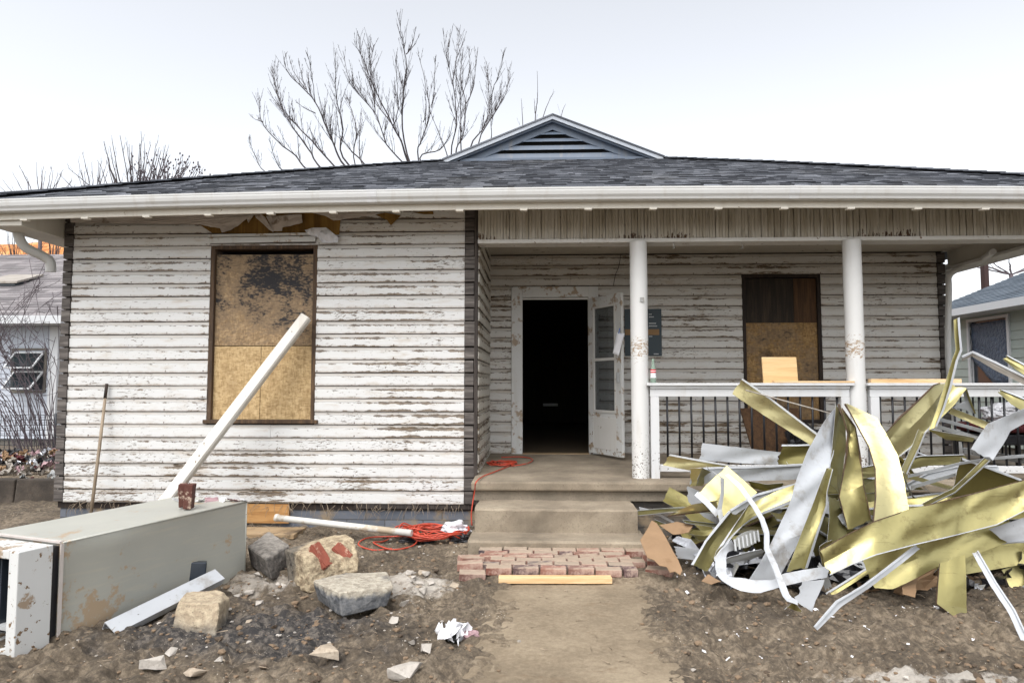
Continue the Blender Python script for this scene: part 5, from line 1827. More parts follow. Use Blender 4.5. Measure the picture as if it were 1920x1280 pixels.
m_.hexa([q + Vector(v) for v in ((-.12, -.06, -.08), (.12, .06, -.08), (.08, .14, -.08), (-.16, .03, -.08), (-.09, -.02, .10), (.12, .08, .08), (.10, .13, .08), (-.11, .04, .10))])
tag(m_.build('plastic_part', MT['dark_glass'], None, bevel=.008), 'dark plastic part wedged between the cabinet side and white trim', 'plastic part')
# white square post leaning on the front wall
m_ = MB()
a = P(316, 932, 6.30); a.z = max(a.z, .2)
b = P(574, 594, 6.90)
d = (b - a).normalized(); a = a - d * .36
s_ = d.cross(Vector((0, -1, 0))).normalized(); n_ = s_.cross(d)
r0 = .051
prof = []
for k in range(4):
    an = math.pi / 4 + k * math.pi / 2
    for e in (-.16, .16): prof.append((math.cos(an + e) * r0 * 1.28, math.sin(an + e) * r0 * 1.28))
vs, fs = [], []
for i in range(13):
    c = a.lerp(b, i / 12)
    for (u, v) in prof: vs.append(c + s_ * u + n_ * v)
for i in range(12):
    for k in range(8): fs.append((i * 8 + k, i * 8 + (k + 1) % 8, (i + 1) * 8 + (k + 1) % 8, (i + 1) * 8 + k))
fs += [tuple(range(8))[::-1], tuple(range(96, 104))]
m_.add(vs, fs, 0, .5)
tag(m_.build('wooden_post', MT['post_white'], None), 'white painted post leaning diagonally across the boarded front window', 'post')
# tool handle leaning at the left end of the wall
th = empty('tool_handle', P(171, 958, 6.72), 'thin bare wooden tool handle leaning upright at the left of the front wall', 'tool')
m_ = MB(); a = P(171, 958, 6.72); b = P(200, 722, 6.95); m_.tube([a - (b - a) * .12, a.lerp(b, .5) + Vector((.004, 0, 0)), b], [.016, .0165, .014], 10); m_.build('shaft', MT['stick'], th)
m_ = MB(); d = (b - a).normalized(); m_.tube([b - d * .14, b + d * .015], [.0165, .0155], 10); m_.build('ferrule', MT['frame_dark'], th)
# white pipe on the ground
m_ = MB(); a, b = P(517, 970, 6.60), P(772, 999, 6.28); a.z = max(.10, a.z)
m_.tube([a, a.lerp(b, .02), a.lerp(b, .021), a.lerp(b, .5), b], [.037, .037, .031, .031, .031], 14)
tag(m_.build('plastic_pipe', MT['pvc'], None), 'white plastic pipe lying along the foot of the front wall', 'pipe')
m_ = MB(); a, b = P(440, 985, 6.65), P(562, 990, 6.62); m_.box((a.x, 6.46, .02), (b.x, 6.80, .062)); o = m_.build('plank', MT['board_grey'], None, bevel=.003); tag(o, 'greyed plank lying flat under the white pipe by the wall', 'plank')


# ------------------------------------------------------------------ orange cords
def coil(c, rx, ry, n, seed, z0=.01, h=.06, rad=.006, jit=.35, tail=()):
    rs_ = random.Random(seed)
    pts_ = []
    N = n * 14
    cx, cy, ax_, ay_ = 0, 0, 1, 1
    for i in range(N):
        t = i / 14 * 2 * math.pi
        if i % 14 == 0: tx, ty, sa, sb, ro = rs_.uniform(-jit, jit) * rx, rs_.uniform(-jit, jit) * ry, rs_.uniform(.55, 1.05), rs_.uniform(.55, 1.05), rs_.uniform(-.4, .4)
        cx = lerp(cx, tx, .15); cy = lerp(cy, ty, .15); ax_ = lerp(ax_, sa, .15); ay_ = lerp(ay_, sb, .15)
        x, y = math.cos(t) * rx * ax_, math.sin(t) * ry * ay_
        pts_.append(Vector((c[0] + cx + x, c[1] + cy + y, z0 + rs_.uniform(0, h) * (.4 + .6 * i / N))))
    return pts_
m_ = MB()
g = G(812, 1003, .05)
cpts = coil((g.x, g.y), .31, .27, 17, 3, .05, .07)
for i, p in enumerate(cpts): p.z += gz(p.x, p.y)
m_.tube(smooth_path(cpts, 3), .0068, 6)
l2 = [G(760, 1000, .04), G(720, 1012, .03), G(700, 1020, .03), G(735, 1030, .03), G(775, 1022, .03), G(780, 1010, .03), G(740, 1008, .03), G(690, 1010, .03), G(672, 1020, .03), G(700, 1030, .02), G(735, 1028, .02)]
for p in l2: p.z = gz(p.x, p.y) + .012
m_.tube(smooth_path(l2, 6), .0068, 6)
tag(m_.build('extension_cord', MT['cord'], None), 'tangled orange extension cord coiled on the dirt left of the steps', 'cord')
m_ = MB()
g = G(940, 868, .6)
cpts = coil((g.x, g.y + .02), .17, .20, 7, 8, .592, .03)
pp_ = [P(885, 985, 6.52), P(884, 960, 6.53), P(890, 920, 6.55), G(893, 903, .572) + Vector((0, -.03, .0)), G(905, 893, .575), G(925, 885, .58)] + [p for p in cpts] + [G(960, 873, .595), G(990, 868, .60), G(998, 860, .605), G(975, 856, .61), G(940, 857, .612)]
m_.tube(smooth_path(pp_, 4), .0062, 6)
tag(m_.build('extension_cord', MT['cord'], None), 'orange extension cord looped on the porch floor and hanging over its edge', 'cord')
# rubbish under the coil: black and white plastic
m_ = MB(); crumple(m_, (-.80, 6.60, .10), (.15, .08, .08), 4, 0); crumple(m_, (-.74, 6.42, .05), (.10, .09, .05), 5, 1); crumple(m_, (-1.12, 6.42, .04), (.20, .09, .035), 6, 1)
tag(m_.build('plastic_bag', [MT['plastic_bag'], MT['plastic_black']], None), 'crumpled white and black plastic under the orange cord by the steps', 'plastic bag')
m_ = MB()
g = G(848, 1196, .0)
for k in range(5): scrap(m_, (g.x - .03 + .02 * k, g.y + .01 * k, gz(g.x, g.y) + .045), .13, .10, 300 + k, 0, .9)
crumple(m_, (g.x + .10, g.y + .03, gz(g.x, g.y) + .03), (.055, .05, .035), 8, 1); crumple(m_, (g.x + .02, g.y, gz(g.x, g.y) + .03), (.03, .04, .03), 9, 2)
tag(m_.build('crumpled_paper', [MT['paper'], MT['pink'], MT['black']], None), 'crumpled dirty paper lying on the dirt left of the path', 'paper')
# tiny white shreds on the dirt
rs = random.Random(15)
m_ = MB()
for k in range(60):
    if k < 30: g = G(rs.uniform(1235, 1340), rs.uniform(1062, 1095), 0)
    else: g = G(rs.uniform(1250, 1900), rs.uniform(1090, 1260), 0)
    scrap(m_, (g.x, g.y, gz(g.x, g.y) + .006), rs.uniform(.01, .035), rs.uniform(.008, .02), 400 + k, 0, .4)
tag(m_.build('paper_shreds', [MT['paper']], None, org=(0, 0, 0)), None, None, None, 'stuff')

# ------------------------------------------------------------------ things on the porch
def bottle(c):
    b = empty('glass_bottle', c, 'clear glass bottle with a red label standing on the porch rail', 'bottle')
    c = Vector(c)
    m_ = MB(); m_.lathe(c, [(.0, .0), (.026, .0), (.029, .006), (.029, .05), (.026, .075), (.028, .10), (.029, .12), (.026, .145), (.017, .175), (.0125, .20), (.012, .225), (.0145, .23), (.0145, .24), (.010, .242)], 20)
    m_.build('glass', Mat('bottle_glass').out(L(198, 220, 204), .06, 0, None, Transmission_Weight=.7, IOR=1.2), b)
    m_ = MB(); m_.lathe(c, [(.0296, .052), (.0272, .075), (.0288, .10)], 20); m_.build('label_white', MT['paper'], b)
    m_ = MB(); m_.lathe(c, [(.0290, .102), (.0298, .12), (.0292, .136)], 20); m_.build('label_red', plain('label_red', L(206, 30, 44), None, .5), b)
    m_ = MB(); m_.lathe(c, [(.0299, .115), (.0300, .121), (.0299, .1235)], 20); m_.build('label_stripe', MT['paper'], b)
p = P(1225, 717, 6.86)
bottle((p.x, 6.86, 1.5125))
m_ = MB(); a, b = P(1429, 718, 6.93), P(1491, 669, 6.96)
m_.hexa([(a.x, 6.885, 1.513), (b.x - .005, 6.885, 1.513), (b.x - .005, 6.903, 1.513), (a.x, 6.903, 1.513), (a.x + .004, 6.935, 1.775), (b.x, 6.935, 1.775), (b.x, 6.953, 1.775), (a.x + .004, 6.953, 1.775)])
tag(m_.build('plywood_offcut', MT['ply_fresh'], None), 'square fresh plywood offcut standing on the porch rail before the boarded window', 'plywood')
m_ = MB(); a, b = P(1445, 716, 6.9), P(1594, 716, 6.9); m_.box((a.x, 6.80, 1.513), (b.x, 6.872, 1.532)); tag(m_.build('plank', MT['lumber'], None, bevel=.002), 'thin new lumber strip lying on the porch rail between the two columns', 'plank')
m_ = MB(); a, b = P(1627, 712, 6.9), P(1795, 712, 6.9); m_.box((a.x, 6.83, 1.513), (b.x, 6.90, 1.552)); tag(m_.build('plank', MT['lumber'], None, bevel=.002), 'new lumber board lying on the porch rail right of the second column', 'plank')
# leaning brown plywood, black bags and a cushion behind the railing
m_ = MB(); a, b = P(1415, 845, 7.5), P(1486, 775, 7.9)
m_.hexa([(a.x, 7.4, .575), (b.x + .1, 7.4, .575), (b.x + .1, 7.425, .575), (a.x, 7.425, .575), (a.x, 8.0, 1.22), (b.x + .1, 8.0, 1.22), (b.x + .1, 8.025, 1.215), (a.x, 8.025, 1.215)])
tag(m_.build('plywood_sheet', MT['ply_brown'], None), 'brown plywood sheet leaning on the porch behind the railing bars', 'plywood')
m_ = MB(); q = P(1515, 800, 7.5); crumple(m_, (q.x, 7.5, .80), (.27, .25, .26), 31, 0, .6, 4, .4); crumple(m_, (q.x + .42, 7.45, .72), (.22, .2, .18), 32, 0, .6, 4, .4)
tag(m_.build('rubbish_bag', MT['plastic_black'], None), 'black rubbish bags behind the railing under the boarded porch window', 'rubbish bag')
q = P(1860, 775, 7.6)
st = empty('porch_seat', (q.x + .1, 7.6, .57), 'low dark seat with a dark red cushion behind the right hand railing', 'seat')
m_ = MB()
bmx = bmesh.new(); bmesh.ops.create_uvsphere(bmx, u_segments=28, v_segments=16, radius=1)
for v in bmx.verts:
    k = lambda t: math.copysign(abs(t) ** .5, t)
    v.co = Vector((q.x + .1 + k(v.co.x) * .40, 7.6 + k(v.co.y) * .32, 1.03 + k(v.co.z) * .06 + .02 * noise.noise(v.co * 2)))
bmx.verts.index_update(); m_.add([v.co.copy() for v in bmx.verts], [tuple(v.index for v in f.verts) for f in bmx.faces], 0, .5, True); bmx.free()
m_.build('cushion', MT['red_cloth'], st)
m_ = MB(); m_.box((q.x - .28, 7.3, .86), (q.x + .48, 7.9, .97)); m_.build('seat_frame', MT['plastic_black'], st, bevel=.01)
for sx_ in (-.25, .43):
    for sy_ in (7.33, 7.83):
        m_ = MB(); m_.box((q.x + sx_ - .02, sy_, .57), (q.x + sx_ + .02, sy_ + .04, .862)); m_.build('leg', MT['plastic_black'], st)
m_ = MB(); crumple(m_, (q.x + .07, 7.45, 1.20), (.26, .2, .11), 35, 0, .6, 4, .35); tag(m_.build('plastic_bag', MT['plastic_bag'], None), 'clear plastic bundle resting on the dark red seat on the porch', 'plastic bag')
# dark poster on the wall between door and window; its lettering is too small to read
po = empty('wall_poster', P(1206, 667, 8.70), 'dark teal poster on the porch wall behind the first column', 'poster')
a, b = P(1172, 667, 8.715), P(1240, 579, 8.715)
m_ = MB(); m_.box((a.x, 8.715, a.z), (b.x, 8.722, b.z)); m_.build('sheet', plain('poster_teal', L(38, 54, 62), L(44, 60, 68), .5, 0, 3, .05), po)
m_ = MB(); a2, b2 = P(1172, 628, 8.712), P(1236, 617, 8.712); m_.box((a2.x, 8.7125, a2.z), (b2.x, 8.7148, b2.z)); m_.build('band', plain('poster_tan', L(150, 116, 72), L(130, 98, 60), .6), po)
m_ = MB()
for (x0, x1, y) in ((1217, 1222, 589), (1217, 1226, 594), (1217, 1230, 606), (1217, 1232, 611), (1217, 1223, 630.5), (1226, 1235, 663.5)):
    x = x0
    while x < x1:
        w = random.uniform(.9, 2.2); c0, c1 = P(x, y + 1.0, 8.711), P(min(x1, x + w), y - 1.0, 8.711); m_.box((c0.x, 8.7125, c0.z), (c1.x, 8.7145, c1.z)); x += w + .5
m_.build('lettering', plain('poster_ink', L(190, 194, 196), None, .6), po)
# note clipped to the storm door's edge
nt = empty('paper_note', P(1160, 640, 8.03), 'white paper note hanging from the edge of the open storm door', 'note')
vs, fs = [], []
A, B, C_, D = P(1157, 623, 8.03), P(1171, 625, 8.0), P(1160, 667, 8.02), P(1149, 662, 8.05)
for j in range(9):
    for i in range(5):
        p = A.lerp(B, i / 4).lerp(D.lerp(C_, i / 4), j / 8); p = p + Vector((0, .012 * math.sin(j * .8 + i), 0)); vs.append(p)
for j in range(8):
    for i in range(4): a = j * 5 + i; fs.append((a, a + 1, a + 6, a + 5))
m_ = MB(); m_.add(vs, fs, 0, .5, True); o = m_.build('sheet', MT['paper'], nt); so = o.modifiers.new('t', 'SOLIDIFY'); so.thickness = .001
m_ = MB(); m_.bar(P(1160, 625, 8.02), P(1162, 615, 8.02), .02, .008); m_.build('clip', MT['blue_clip'], nt)
# ------------------------------------------------------------------ heap of torn sheet metal siding and gutter
GP = 'torn sheet metal pieces heaped in front of the porch'


def facet(t, u, seed, pit, amt):
    """dents: heights on a skewed lattice, joined by planes that meet in creases"""
    a = t / pit + .45 * u; b = u * 1.35 + .3
    i, j = math.floor(a), math.floor(b); fa, fb = a - i, b - j
    h = lambda p, q: noise.cell(Vector((p * 1.0 + .5, q * 1.0 + .5, seed * 1.0 + .5))) - .5
    if fa + fb < 1: v = h(i, j) * (1 - fa - fb) + h(i + 1, j) * fa + h(i, j + 1) * fb
    else: v = h(i + 1, j + 1) * (fa + fb - 1) + h(i, j + 1) * (1 - fa) + h(i + 1, j) * (1 - fb)
    return v * amt * .10


def ribbon(rows3, front, back, lips='', lipw=.016, nw=7, amp=.008, seed=0, th=.0022, step=.035, label=None, name='metal_strip', group=GP, crease=0, org=None, smooth_rows=False, liptone=None, rag=True):
    """sheet metal strip through rows of (edge A, edge B); both faces, turned hems on the edges named in lips"""
    A = [Vector(r[0]) for r in rows3]; B = [Vector(r[1]) for r in rows3]
    if smooth_rows:
        A = smooth_path(A, 5); B = smooth_path(B, 5)
    rr = random.Random(seed * 13 + 5)
    fold = not smooth_rows
    wmax = max((B[k] - A[k]).length for k in range(len(A)))
    dent = fold and wmax > .05
    pit = rr.uniform(.16, .34)
    if not dent: nw = min(nw, 4)
    a2, b2 = [], []
    for i in range(len(A) - 1):
        ln = max((A[i + 1] - A[i]).length, (B[i + 1] - B[i]).length)
        n = max(1, int(ln / step + .5))
        for k in range(n): a2.append(A[i].lerp(A[i + 1], k / n)); b2.append(B[i].lerp(B[i + 1], k / n))
    a2.append(A[-1]); b2.append(B[-1])
    N = len(a2)
    dist = [0.0]
    for i in range(1, N): dist.append(dist[-1] + ((a2[i] + b2[i]) * .5 - (a2[i - 1] + b2[i - 1]) * .5).length)
    so = Vector((seed * 3.7, seed * 1.3, seed * 2.1))
    sec = []
    nrm = []
    for i in range(N):
        t = (a2[min(i + 1, N - 1)] + b2[min(i + 1, N - 1)] - a2[max(i - 1, 0)] - b2[max(i - 1, 0)])
        n = t.cross(b2[i] - a2[i])
        if n.length < 1e-6: n = Vector((0, -1, 0))
        n.normalize()
        if n.y > 0: n = -n
        nrm.append(n)
    # keep the normals turning steadily
    for i in range(1, N):
        if nrm[i].dot(nrm[i - 1]) < -.2: nrm[i] = -nrm[i]
    for i in range(N):
        n = nrm[i]; a, b = a2[i], b2[i]; t = (a2[min(i + 1, N - 1)] + b2[min(i + 1, N - 1)] - a2[max(i - 1, 0)] - b2[max(i - 1, 0)]); w = (b - a); wl = w.length; wd = w.normalized() if wl > 1e-6 else Vector((1, 0, 0))
        row = []
        if 'A' in lips: row += [(a + wd * lipw * .9 - n * lipw * .5 * -1, 1), (a + n * .004, 1)]
        for k in range(nw):
            u = k / (nw - 1)
            p = a.lerp(b, u)
            e = math.sin(u * math.pi)
            d = noise.noise(p * 2.6 + so) * amp * 1.1 * (.4 + .6 * e) + noise.noise(p * 7 + so) * amp * .22 * (.3 + e)
            if dent: d += facet(dist[i], u, seed, pit, .16 + .42 * crease) * min(1, wmax / .12) * (.45 + .55 * e)
            j = noise.noise(Vector((i * .6, seed, u * 9))) * .003 if k in (0, nw - 1) else 0
            if i in (0, N - 1) and wmax > .06 and rag: p = p + (t.normalized() if t.length > 1e-6 else t) * noise.noise(Vector((u * 4.2, seed * 1.9, i * 1.0))) * .022
            row.append((p + n * d + wd * j, 0))
        if 'B' in lips: row += [(b + n * .004, 1), (b - wd * lipw * .9 + n * lipw * .5, 1)]
        sec.append(row)
    m = len(sec[0])
    m_ = MB()
    F_ = [p for r in sec for p, _ in r]
    Bk = []
    for i, r in enumerate(sec):
        for p, _ in r: Bk.append(p - nrm[i] * th)
    dk = front in (MT['gold'], MT['gold_pale']) and 'A' in lips and not liptone and wmax > .05
    def mt(k, side):
        lipcol = (sec[0][k][1] or sec[0][k + 1][1])
        return ((3 if dk and k < 2 else 2) if lipcol else (0 if side else 1))
    k0 = len(m_.v)
    vs = F_ + Bk; o2 = len(F_)
    m_.v += vs
    def face(q, mi, smo=True):
        m_.f.append(list(q)); m_.m.append(mi); m_.r.append(.5); m_.sm.append(smo)
    for i in range(N - 1):
        for k in range(m - 1):
            a = i * m + k
            face((a, a + 1, a + m + 1, a + m), mt(k, True))
            face((o2 + a, o2 + a + m, o2 + a + m + 1, o2 + a + 1), mt(k, False))
        for k in (0, m - 1):
            a = i * m + k; face((a, a + m, o2 + a + m, o2 + a), 2, False)
    for i in (0, N - 1):
        for k in range(m - 1):
            a = i * m + k; face((a, a + 1, o2 + a + 1, o2 + a), 2, False)
    lm = liptone or (MT['sheet_white'] if front != MT['sheet_white'] else MT['sheet_white'])
    o = m_.build(name, [front, back, lm, MT['frame_wood']], None, org=org)
    e = o.modifiers.new('edges', 'EDGE_SPLIT'); e.split_angle = math.radians(24)
    return tag(o, label, 'metal strip', group)


def S_(rows, front, back, label, lips='', dy=.0, **kw):
    """rows of (ax, ay, bx, by, Y): where the two edges of the strip run; dy leans edge B away"""
    r3 = [(P(r[0], r[1], r[4]), P(r[2], r[3], (r[5] if len(r) > 5 else r[4] + dy))) for r in rows]
    S_.n += 1
    return ribbon(r3, MT[front], MT[back], lips, label=label, seed=S_.n, **kw)


S_.n = 0
S_([(1392, 709, 1372, 738, 6.35), (1448, 748, 1430, 777, 6.22), (1532, 812, 1513, 830, 5.95), (1580, 850, 1562, 868, 5.8)], 'gold_pale', 'sheet_white', 'pale strip pointing up left across the porch rail', 'A', .06, amp=.005, liptone=MT['sheet_grey'])
S_([(1256, 851, 1243, 872, 6.25), (1320, 863, 1305, 884, 6.1), (1385, 874, 1368, 890, 5.95)], 'gold_pale', 'sheet_white', 'small pale green strip resting on the bottom porch rail', 'A', .05, amp=.004, liptone=MT['sheet_grey'])
S_([(1315, 830, 1312, 862, 6.12), (1390, 839, 1385, 868, 6.05), (1462, 848, 1458, 872, 5.98)], 'sheet_white', 'gold', 'flat white panel standing before the railing bars', '', .02, amp=.003)
S_([(1466, 833, 1457, 871, 6.1), (1495, 833, 1482, 872, 6.05), (1524, 832, 1506, 872, 6.0)], 'olive', 'sheet_white', 'dark olive panel wedged behind the big white strip', 'A', .03, amp=.004)
S_([(1294, 878, 1296, 908, 5.88), (1345, 875, 1345, 905, 5.85), (1400, 874, 1400, 902, 5.8), (1470, 871, 1462, 900, 5.78), (1510, 869, 1500, 898, 5.76)], 'sheet_white', 'gold', 'long white trim strip lying level above the folded olive pieces', 'A', .03, amp=.004)
S_([(1293, 878, 1293, 911, 5.83), (1318, 877, 1306, 911, 5.74), (1337, 887, 1320, 912, 5.86)], 'gold', 'sheet_white', 'bent cream gold end piece at the left of the heap', '', .03, amp=.010, crease=.3)
S_([(1362, 872, 1303, 928, 5.70), (1392, 898, 1326, 952, 5.62), (1419, 922, 1350, 972, 5.55)], 'olive', 'sheet_white', 'square olive panel with a seam, standing on its corner', '', -.10, amp=.006)
S_([(1302, 928, 1308, 921, 5.55), (1322, 946, 1329, 938, 5.5), (1342, 968, 1350, 960, 5.45)], 'sheet_white', 'gold', 'short white edge piece under the square olive panel', '', .01, nw=4, amp=.002)
S_([(1324, 874, 1328, 879, 5.55), (1350, 895, 1358, 898, 5.45), (1351, 925, 1357, 925, 5.42), (1344, 956, 1353, 954, 5.38), (1349, 978, 1357, 975, 5.32)], 'sheet_white', 'sheet_grey', 'narrow white strip bent like an elbow over the olive panel', '', .02, nw=4, amp=.002)
S_([(1360, 891, 1365, 887, 5.42), (1384, 914, 1391, 908, 5.32), (1409, 948, 1417, 944, 5.15), (1424, 974, 1433, 970, 5.0), (1433, 1000, 1443, 998, 4.88), (1433, 1028, 1443, 1026, 4.76), (1448, 1062, 1458, 1058, 4.62), (1457, 1088, 1468, 1084, 4.52), (1468, 1117, 1480, 1112, 4.44), (1476, 1126, 1484, 1118, 4.42), (1497, 1133, 1497, 1125, 4.42)], 'sheet_white', 'sheet_grey', 'long narrow white strip trailing down the front of the heap', '', .02, nw=4, amp=.002)
# gold channel arching at the left
S_([(1296, 1058, 1328, 1070, 5.00), (1321, 1014, 1353, 1026, 5.15), (1345, 984, 1372, 998, 5.25), (1367, 957, 1390, 972, 5.32)], 'gold', 'sheet_white', 'gold leg of the folded channel touching the ground at the left', 'A', .05, amp=.004, liptone=MT['sheet_white'])
S_([(1357, 1022, 1340, 1048, 5.06), (1382, 982, 1365, 1012, 5.14), (1406, 946, 1387, 990, 5.22), (1428, 934, 1406, 976, 5.24), (1451, 922, 1430, 964, 5.24), (1504, 903, 1503, 936, 5.22)], 'gold', 'sheet_white', 'gold strip arching right from the folded channel', 'B', -.04, amp=.005, lipw=.03)
S_([(1368, 955, 1376, 966, 5.36), (1416, 926, 1418, 940, 5.40), (1460, 914, 1462, 922, 5.42), (1506, 902, 1506, 910, 5.40)], 'sheet_grey', 'gold', 'pale grey inner face of the arched channel', 'A', .0, nw=4, amp=.003)
# white loop at the bottom
S_([(1372, 1012, 1380, 1030, 5.05), (1348, 1036, 1364, 1036, 4.98), (1341, 1060, 1362, 1054, 4.92), (1350, 1084, 1365, 1078, 4.82), (1382, 1104, 1392, 1083, 4.72), (1419, 1111, 1419, 1087, 4.68), (1456, 1102, 1453, 1085, 4.66), (1500, 1091, 1472, 1074, 4.66), (1552, 1082, 1555, 1060, 4.66)], 'sheet_white', 'gold', 'white strip curled in a loop on the ground at the front of the heap', '', .03, amp=.003, smooth_rows=True, step=.03)
# big white strip
S_([(1560, 772, 1573, 755, 5.55), (1541, 800, 1566, 826, 5.45), (1517, 840, 1562, 852, 5.32), (1494, 900, 1552, 884, 5.2), (1479, 950, 1530, 938, 5.1), (1444, 1022, 1506, 1000, 4.94), (1405, 1088, 1455, 1092, 4.8)], 'sheet_white', 'gold', 'broad white strip leaning from the peak of the heap to the ground', 'B', .10, amp=.008, lipw=.01)
S_([(1552, 877, 1561, 880, 5.12), (1538, 909, 1551, 922, 5.04), (1520, 955, 1552, 946, 4.98), (1498, 1012, 1534, 1000, 4.86), (1474, 1072, 1514, 1064, 4.74)], 'gold', 'sheet_white', 'narrow gold strip lying along the broad white one', 'B', .05, amp=.005, lipw=.034)
# peak: dark folded pieces
S_([(1567, 757, 1589, 788, 5.56), (1562, 840, 1588, 842, 5.42), (1554, 902, 1576, 932, 5.28)], 'olive', 'sheet_white', 'dark olive folded piece just under the peak of the heap', '', .10, amp=.012, crease=.3)
S_([(1573, 756, 1579, 765, 5.62), (1590, 812, 1604, 800, 5.50), (1588, 850, 1613, 850, 5.40), (1573, 932, 1619, 908, 5.18), (1589, 993, 1634, 974, 5.08)], 'gold', 'sheet_white', 'vertical gold piece with a dented face below the peak', 'AB', .06, amp=.010, crease=.4, lipw=.006, liptone=MT['frame_wood'])
S_([(1555, 930, 1574, 936, 5.2), (1556, 975, 1588, 996, 5.1), (1552, 1020, 1600, 1030, 5.05)], 'olive', 'sheet_white', 'olive panel in the hollow under the peak', '', .1, amp=.01)
S_([(1584, 757, 1588, 755, 5.54), (1612, 809, 1644, 783, 5.40), (1628, 838, 1662, 812, 5.30), (1640, 880, 1684, 852, 5.16), (1641, 930, 1697, 905, 5.02), (1636, 978, 1706, 962, 4.92)], 'gold_pale', 'olive', 'pale gold strip draped from the peak down to the front strip', 'A', .04, amp=.007, lipw=.01)
S_([(1661, 810, 1686, 856, 5.32), (1684, 786, 1714, 834, 5.36), (1706, 766, 1746, 800, 5.40), (1735, 738, 1762, 775, 5.46), (1752, 721, 1778, 745, 5.52), (1764, 717, 1784, 722, 5.56)], 'gold_pale', 'sheet_white', 'wide pale gold strip rising to the right behind the peak', 'AB', .05, amp=.012, crease=.5, lipw=.006)
S_([(1742, 806, 1757, 799, 5.38), (1756, 768, 1771, 766, 5.42), (1771, 722, 1785, 722, 5.45), (1785, 676, 1796, 676, 5.50), (1792, 655, 1804, 657, 5.52), (1789, 625, 1801, 627, 5.55), (1788, 600, 1799, 595, 5.58)], 'gold', 'olive', 'tallest gold strip, kinked and pointing straight up', 'B', .0, nw=5, amp=.003, lipw=.026)
S_([(1764, 784, 1752, 770, 5.55), (1792, 756, 1772, 748, 5.58), (1813, 727, 1783, 722, 5.60)], 'gold', 'sheet_white', 'gold flap right of the tallest strip', '', .03, amp=.004)
S_([(1812, 727, 1806, 734, 5.60), (1820, 750, 1808, 752, 5.66), (1830, 775, 1788, 762, 5.7)], 'sheet_white', 'gold', 'small white flap hanging under the gold flap', 'A', .05, amp=.004, liptone=MT['olive'])
# slanting strips at the right
S_([(1783, 764, 1779, 775, 5.70), (1815, 776, 1810, 788, 5.62), (1854, 792, 1846, 803, 5.5)], 'gold_pale', 'sheet_white', 'topmost of the slanting strips on the right of the heap', '', .02, nw=4, amp=.003)
S_([(1764, 783, 1761, 789, 5.72), (1806, 795, 1803, 800, 5.62), (1848, 806, 1845, 812, 5.5)], 'sheet_white', 'gold', 'thin white slat second among the slanting strips', '', .02, nw=4, amp=.002)
S_([(1760, 797, 1757, 803, 5.75), (1800, 808, 1796, 814, 5.66), (1842, 820, 1838, 826, 5.55)], 'sheet_grey', 'olive', 'thin grey slat third among the slanting strips', '', .02, nw=4, amp=.002)
S_([(1731, 803, 1740, 809, 5.5), (1780, 812, 1774, 826, 5.45), (1830, 821, 1824, 829, 5.4)], 'gold_pale', 'sheet_white', 'pale torn flap with a crumpled white tip', '', .08, amp=.010, crease=.4)
S_([(1930, 762, 1930, 790, 5.25), (1892, 778, 1896, 808, 5.2), (1853, 793, 1882, 834, 5.12), (1820, 842, 1864, 862, 5.05)], 'sheet_white', 'olive', 'broad white strip folding down at the right of the heap', '', .04, amp=.005)
S_([(1846, 858, 1856, 864, 5.05), (1820, 884, 1828, 890, 5.0), (1786, 916, 1790, 924, 4.92), (1730, 944, 1736, 950, 4.85)], 'gold', 'sheet_white', 'slim gold strip with a white hem running down to the front strip', 'B', .02, nw=4, amp=.002, lipw=.02)
S_([(1804, 858, 1784, 930, 5.3), (1850, 874, 1850, 925, 5.3), (1915, 898, 1915, 935, 5.28)], 'olive', 'sheet_white', 'dark olive panel standing behind the front gold strip', 'A', .06, amp=.006)
S_([(1702, 890, 1702, 896, 5.40), (1750, 879, 1750, 885, 5.35), (1800, 866, 1800, 871, 5.3), (1860, 857, 1860, 862, 5.25), (1925, 851, 1925, 857, 5.2)], 'sheet_white', 'sheet_grey', 'thin white rod like strip crossing the dark middle of the heap', '', .01, nw=3, amp=.001)
S_([(1708, 910, 1708, 917, 5.5), (1750, 898, 1750, 905, 5.45), (1792, 886, 1792, 892, 5.4)], 'sheet_grey', 'sheet_grey', 'dull grey slat below the thin white strip', '', .01, nw=3, amp=.001)
S_([(1723, 805, 1735, 812, 5.35), (1712, 832, 1724, 840, 5.28), (1698, 862, 1708, 872, 5.2), (1690, 880, 1700, 890, 5.14)], 'gold_pale', 'sheet_white', 'short gold strip slipping down behind the draped one', 'B', .02, nw=4, amp=.003, lipw=.02)
# foreground
S_([(1537, 1030, 1556, 1078, 4.56), (1590, 1000, 1602, 1056, 4.55), (1637, 977, 1643, 1040, 4.55), (1708, 953, 1715, 1021, 4.60), (1762, 940, 1768, 1009, 4.62), (1820, 926, 1800, 1001, 4.68), (1870, 912, 1868, 984, 4.70), (1920, 899, 1922, 957, 4.72), (1990, 880, 1990, 930, 4.74)], 'gold', 'sheet_white', 'long dented gold strip lying across the front of the heap', 'AB', -.06, amp=.014, crease=.55, lipw=.007, nw=11)
S_([(1616, 1050, 1642, 1102, 4.78), (1672, 1030, 1674, 1104, 4.76), (1720, 1015, 1716, 1084, 4.76), (1762, 1002, 1758, 1062, 4.78), (1812, 988, 1810, 1046, 4.80), (1880, 970, 1890, 1016, 4.82)], 'gold', 'sheet_white', 'muddied gold strip tucked under the long front strip', '', -.04, amp=.010, crease=.4)
S_([(1761, 1056, 1810, 1038, 4.60), (1757, 1100, 1812, 1090, 4.52), (1755, 1131, 1813, 1140, 4.48), (1798, 1164, 1814, 1160, 4.42)], 'gold', 'sheet_white', 'gold panel standing upright in the dirt at the front', 'A', .03, amp=.004, lipw=.006)
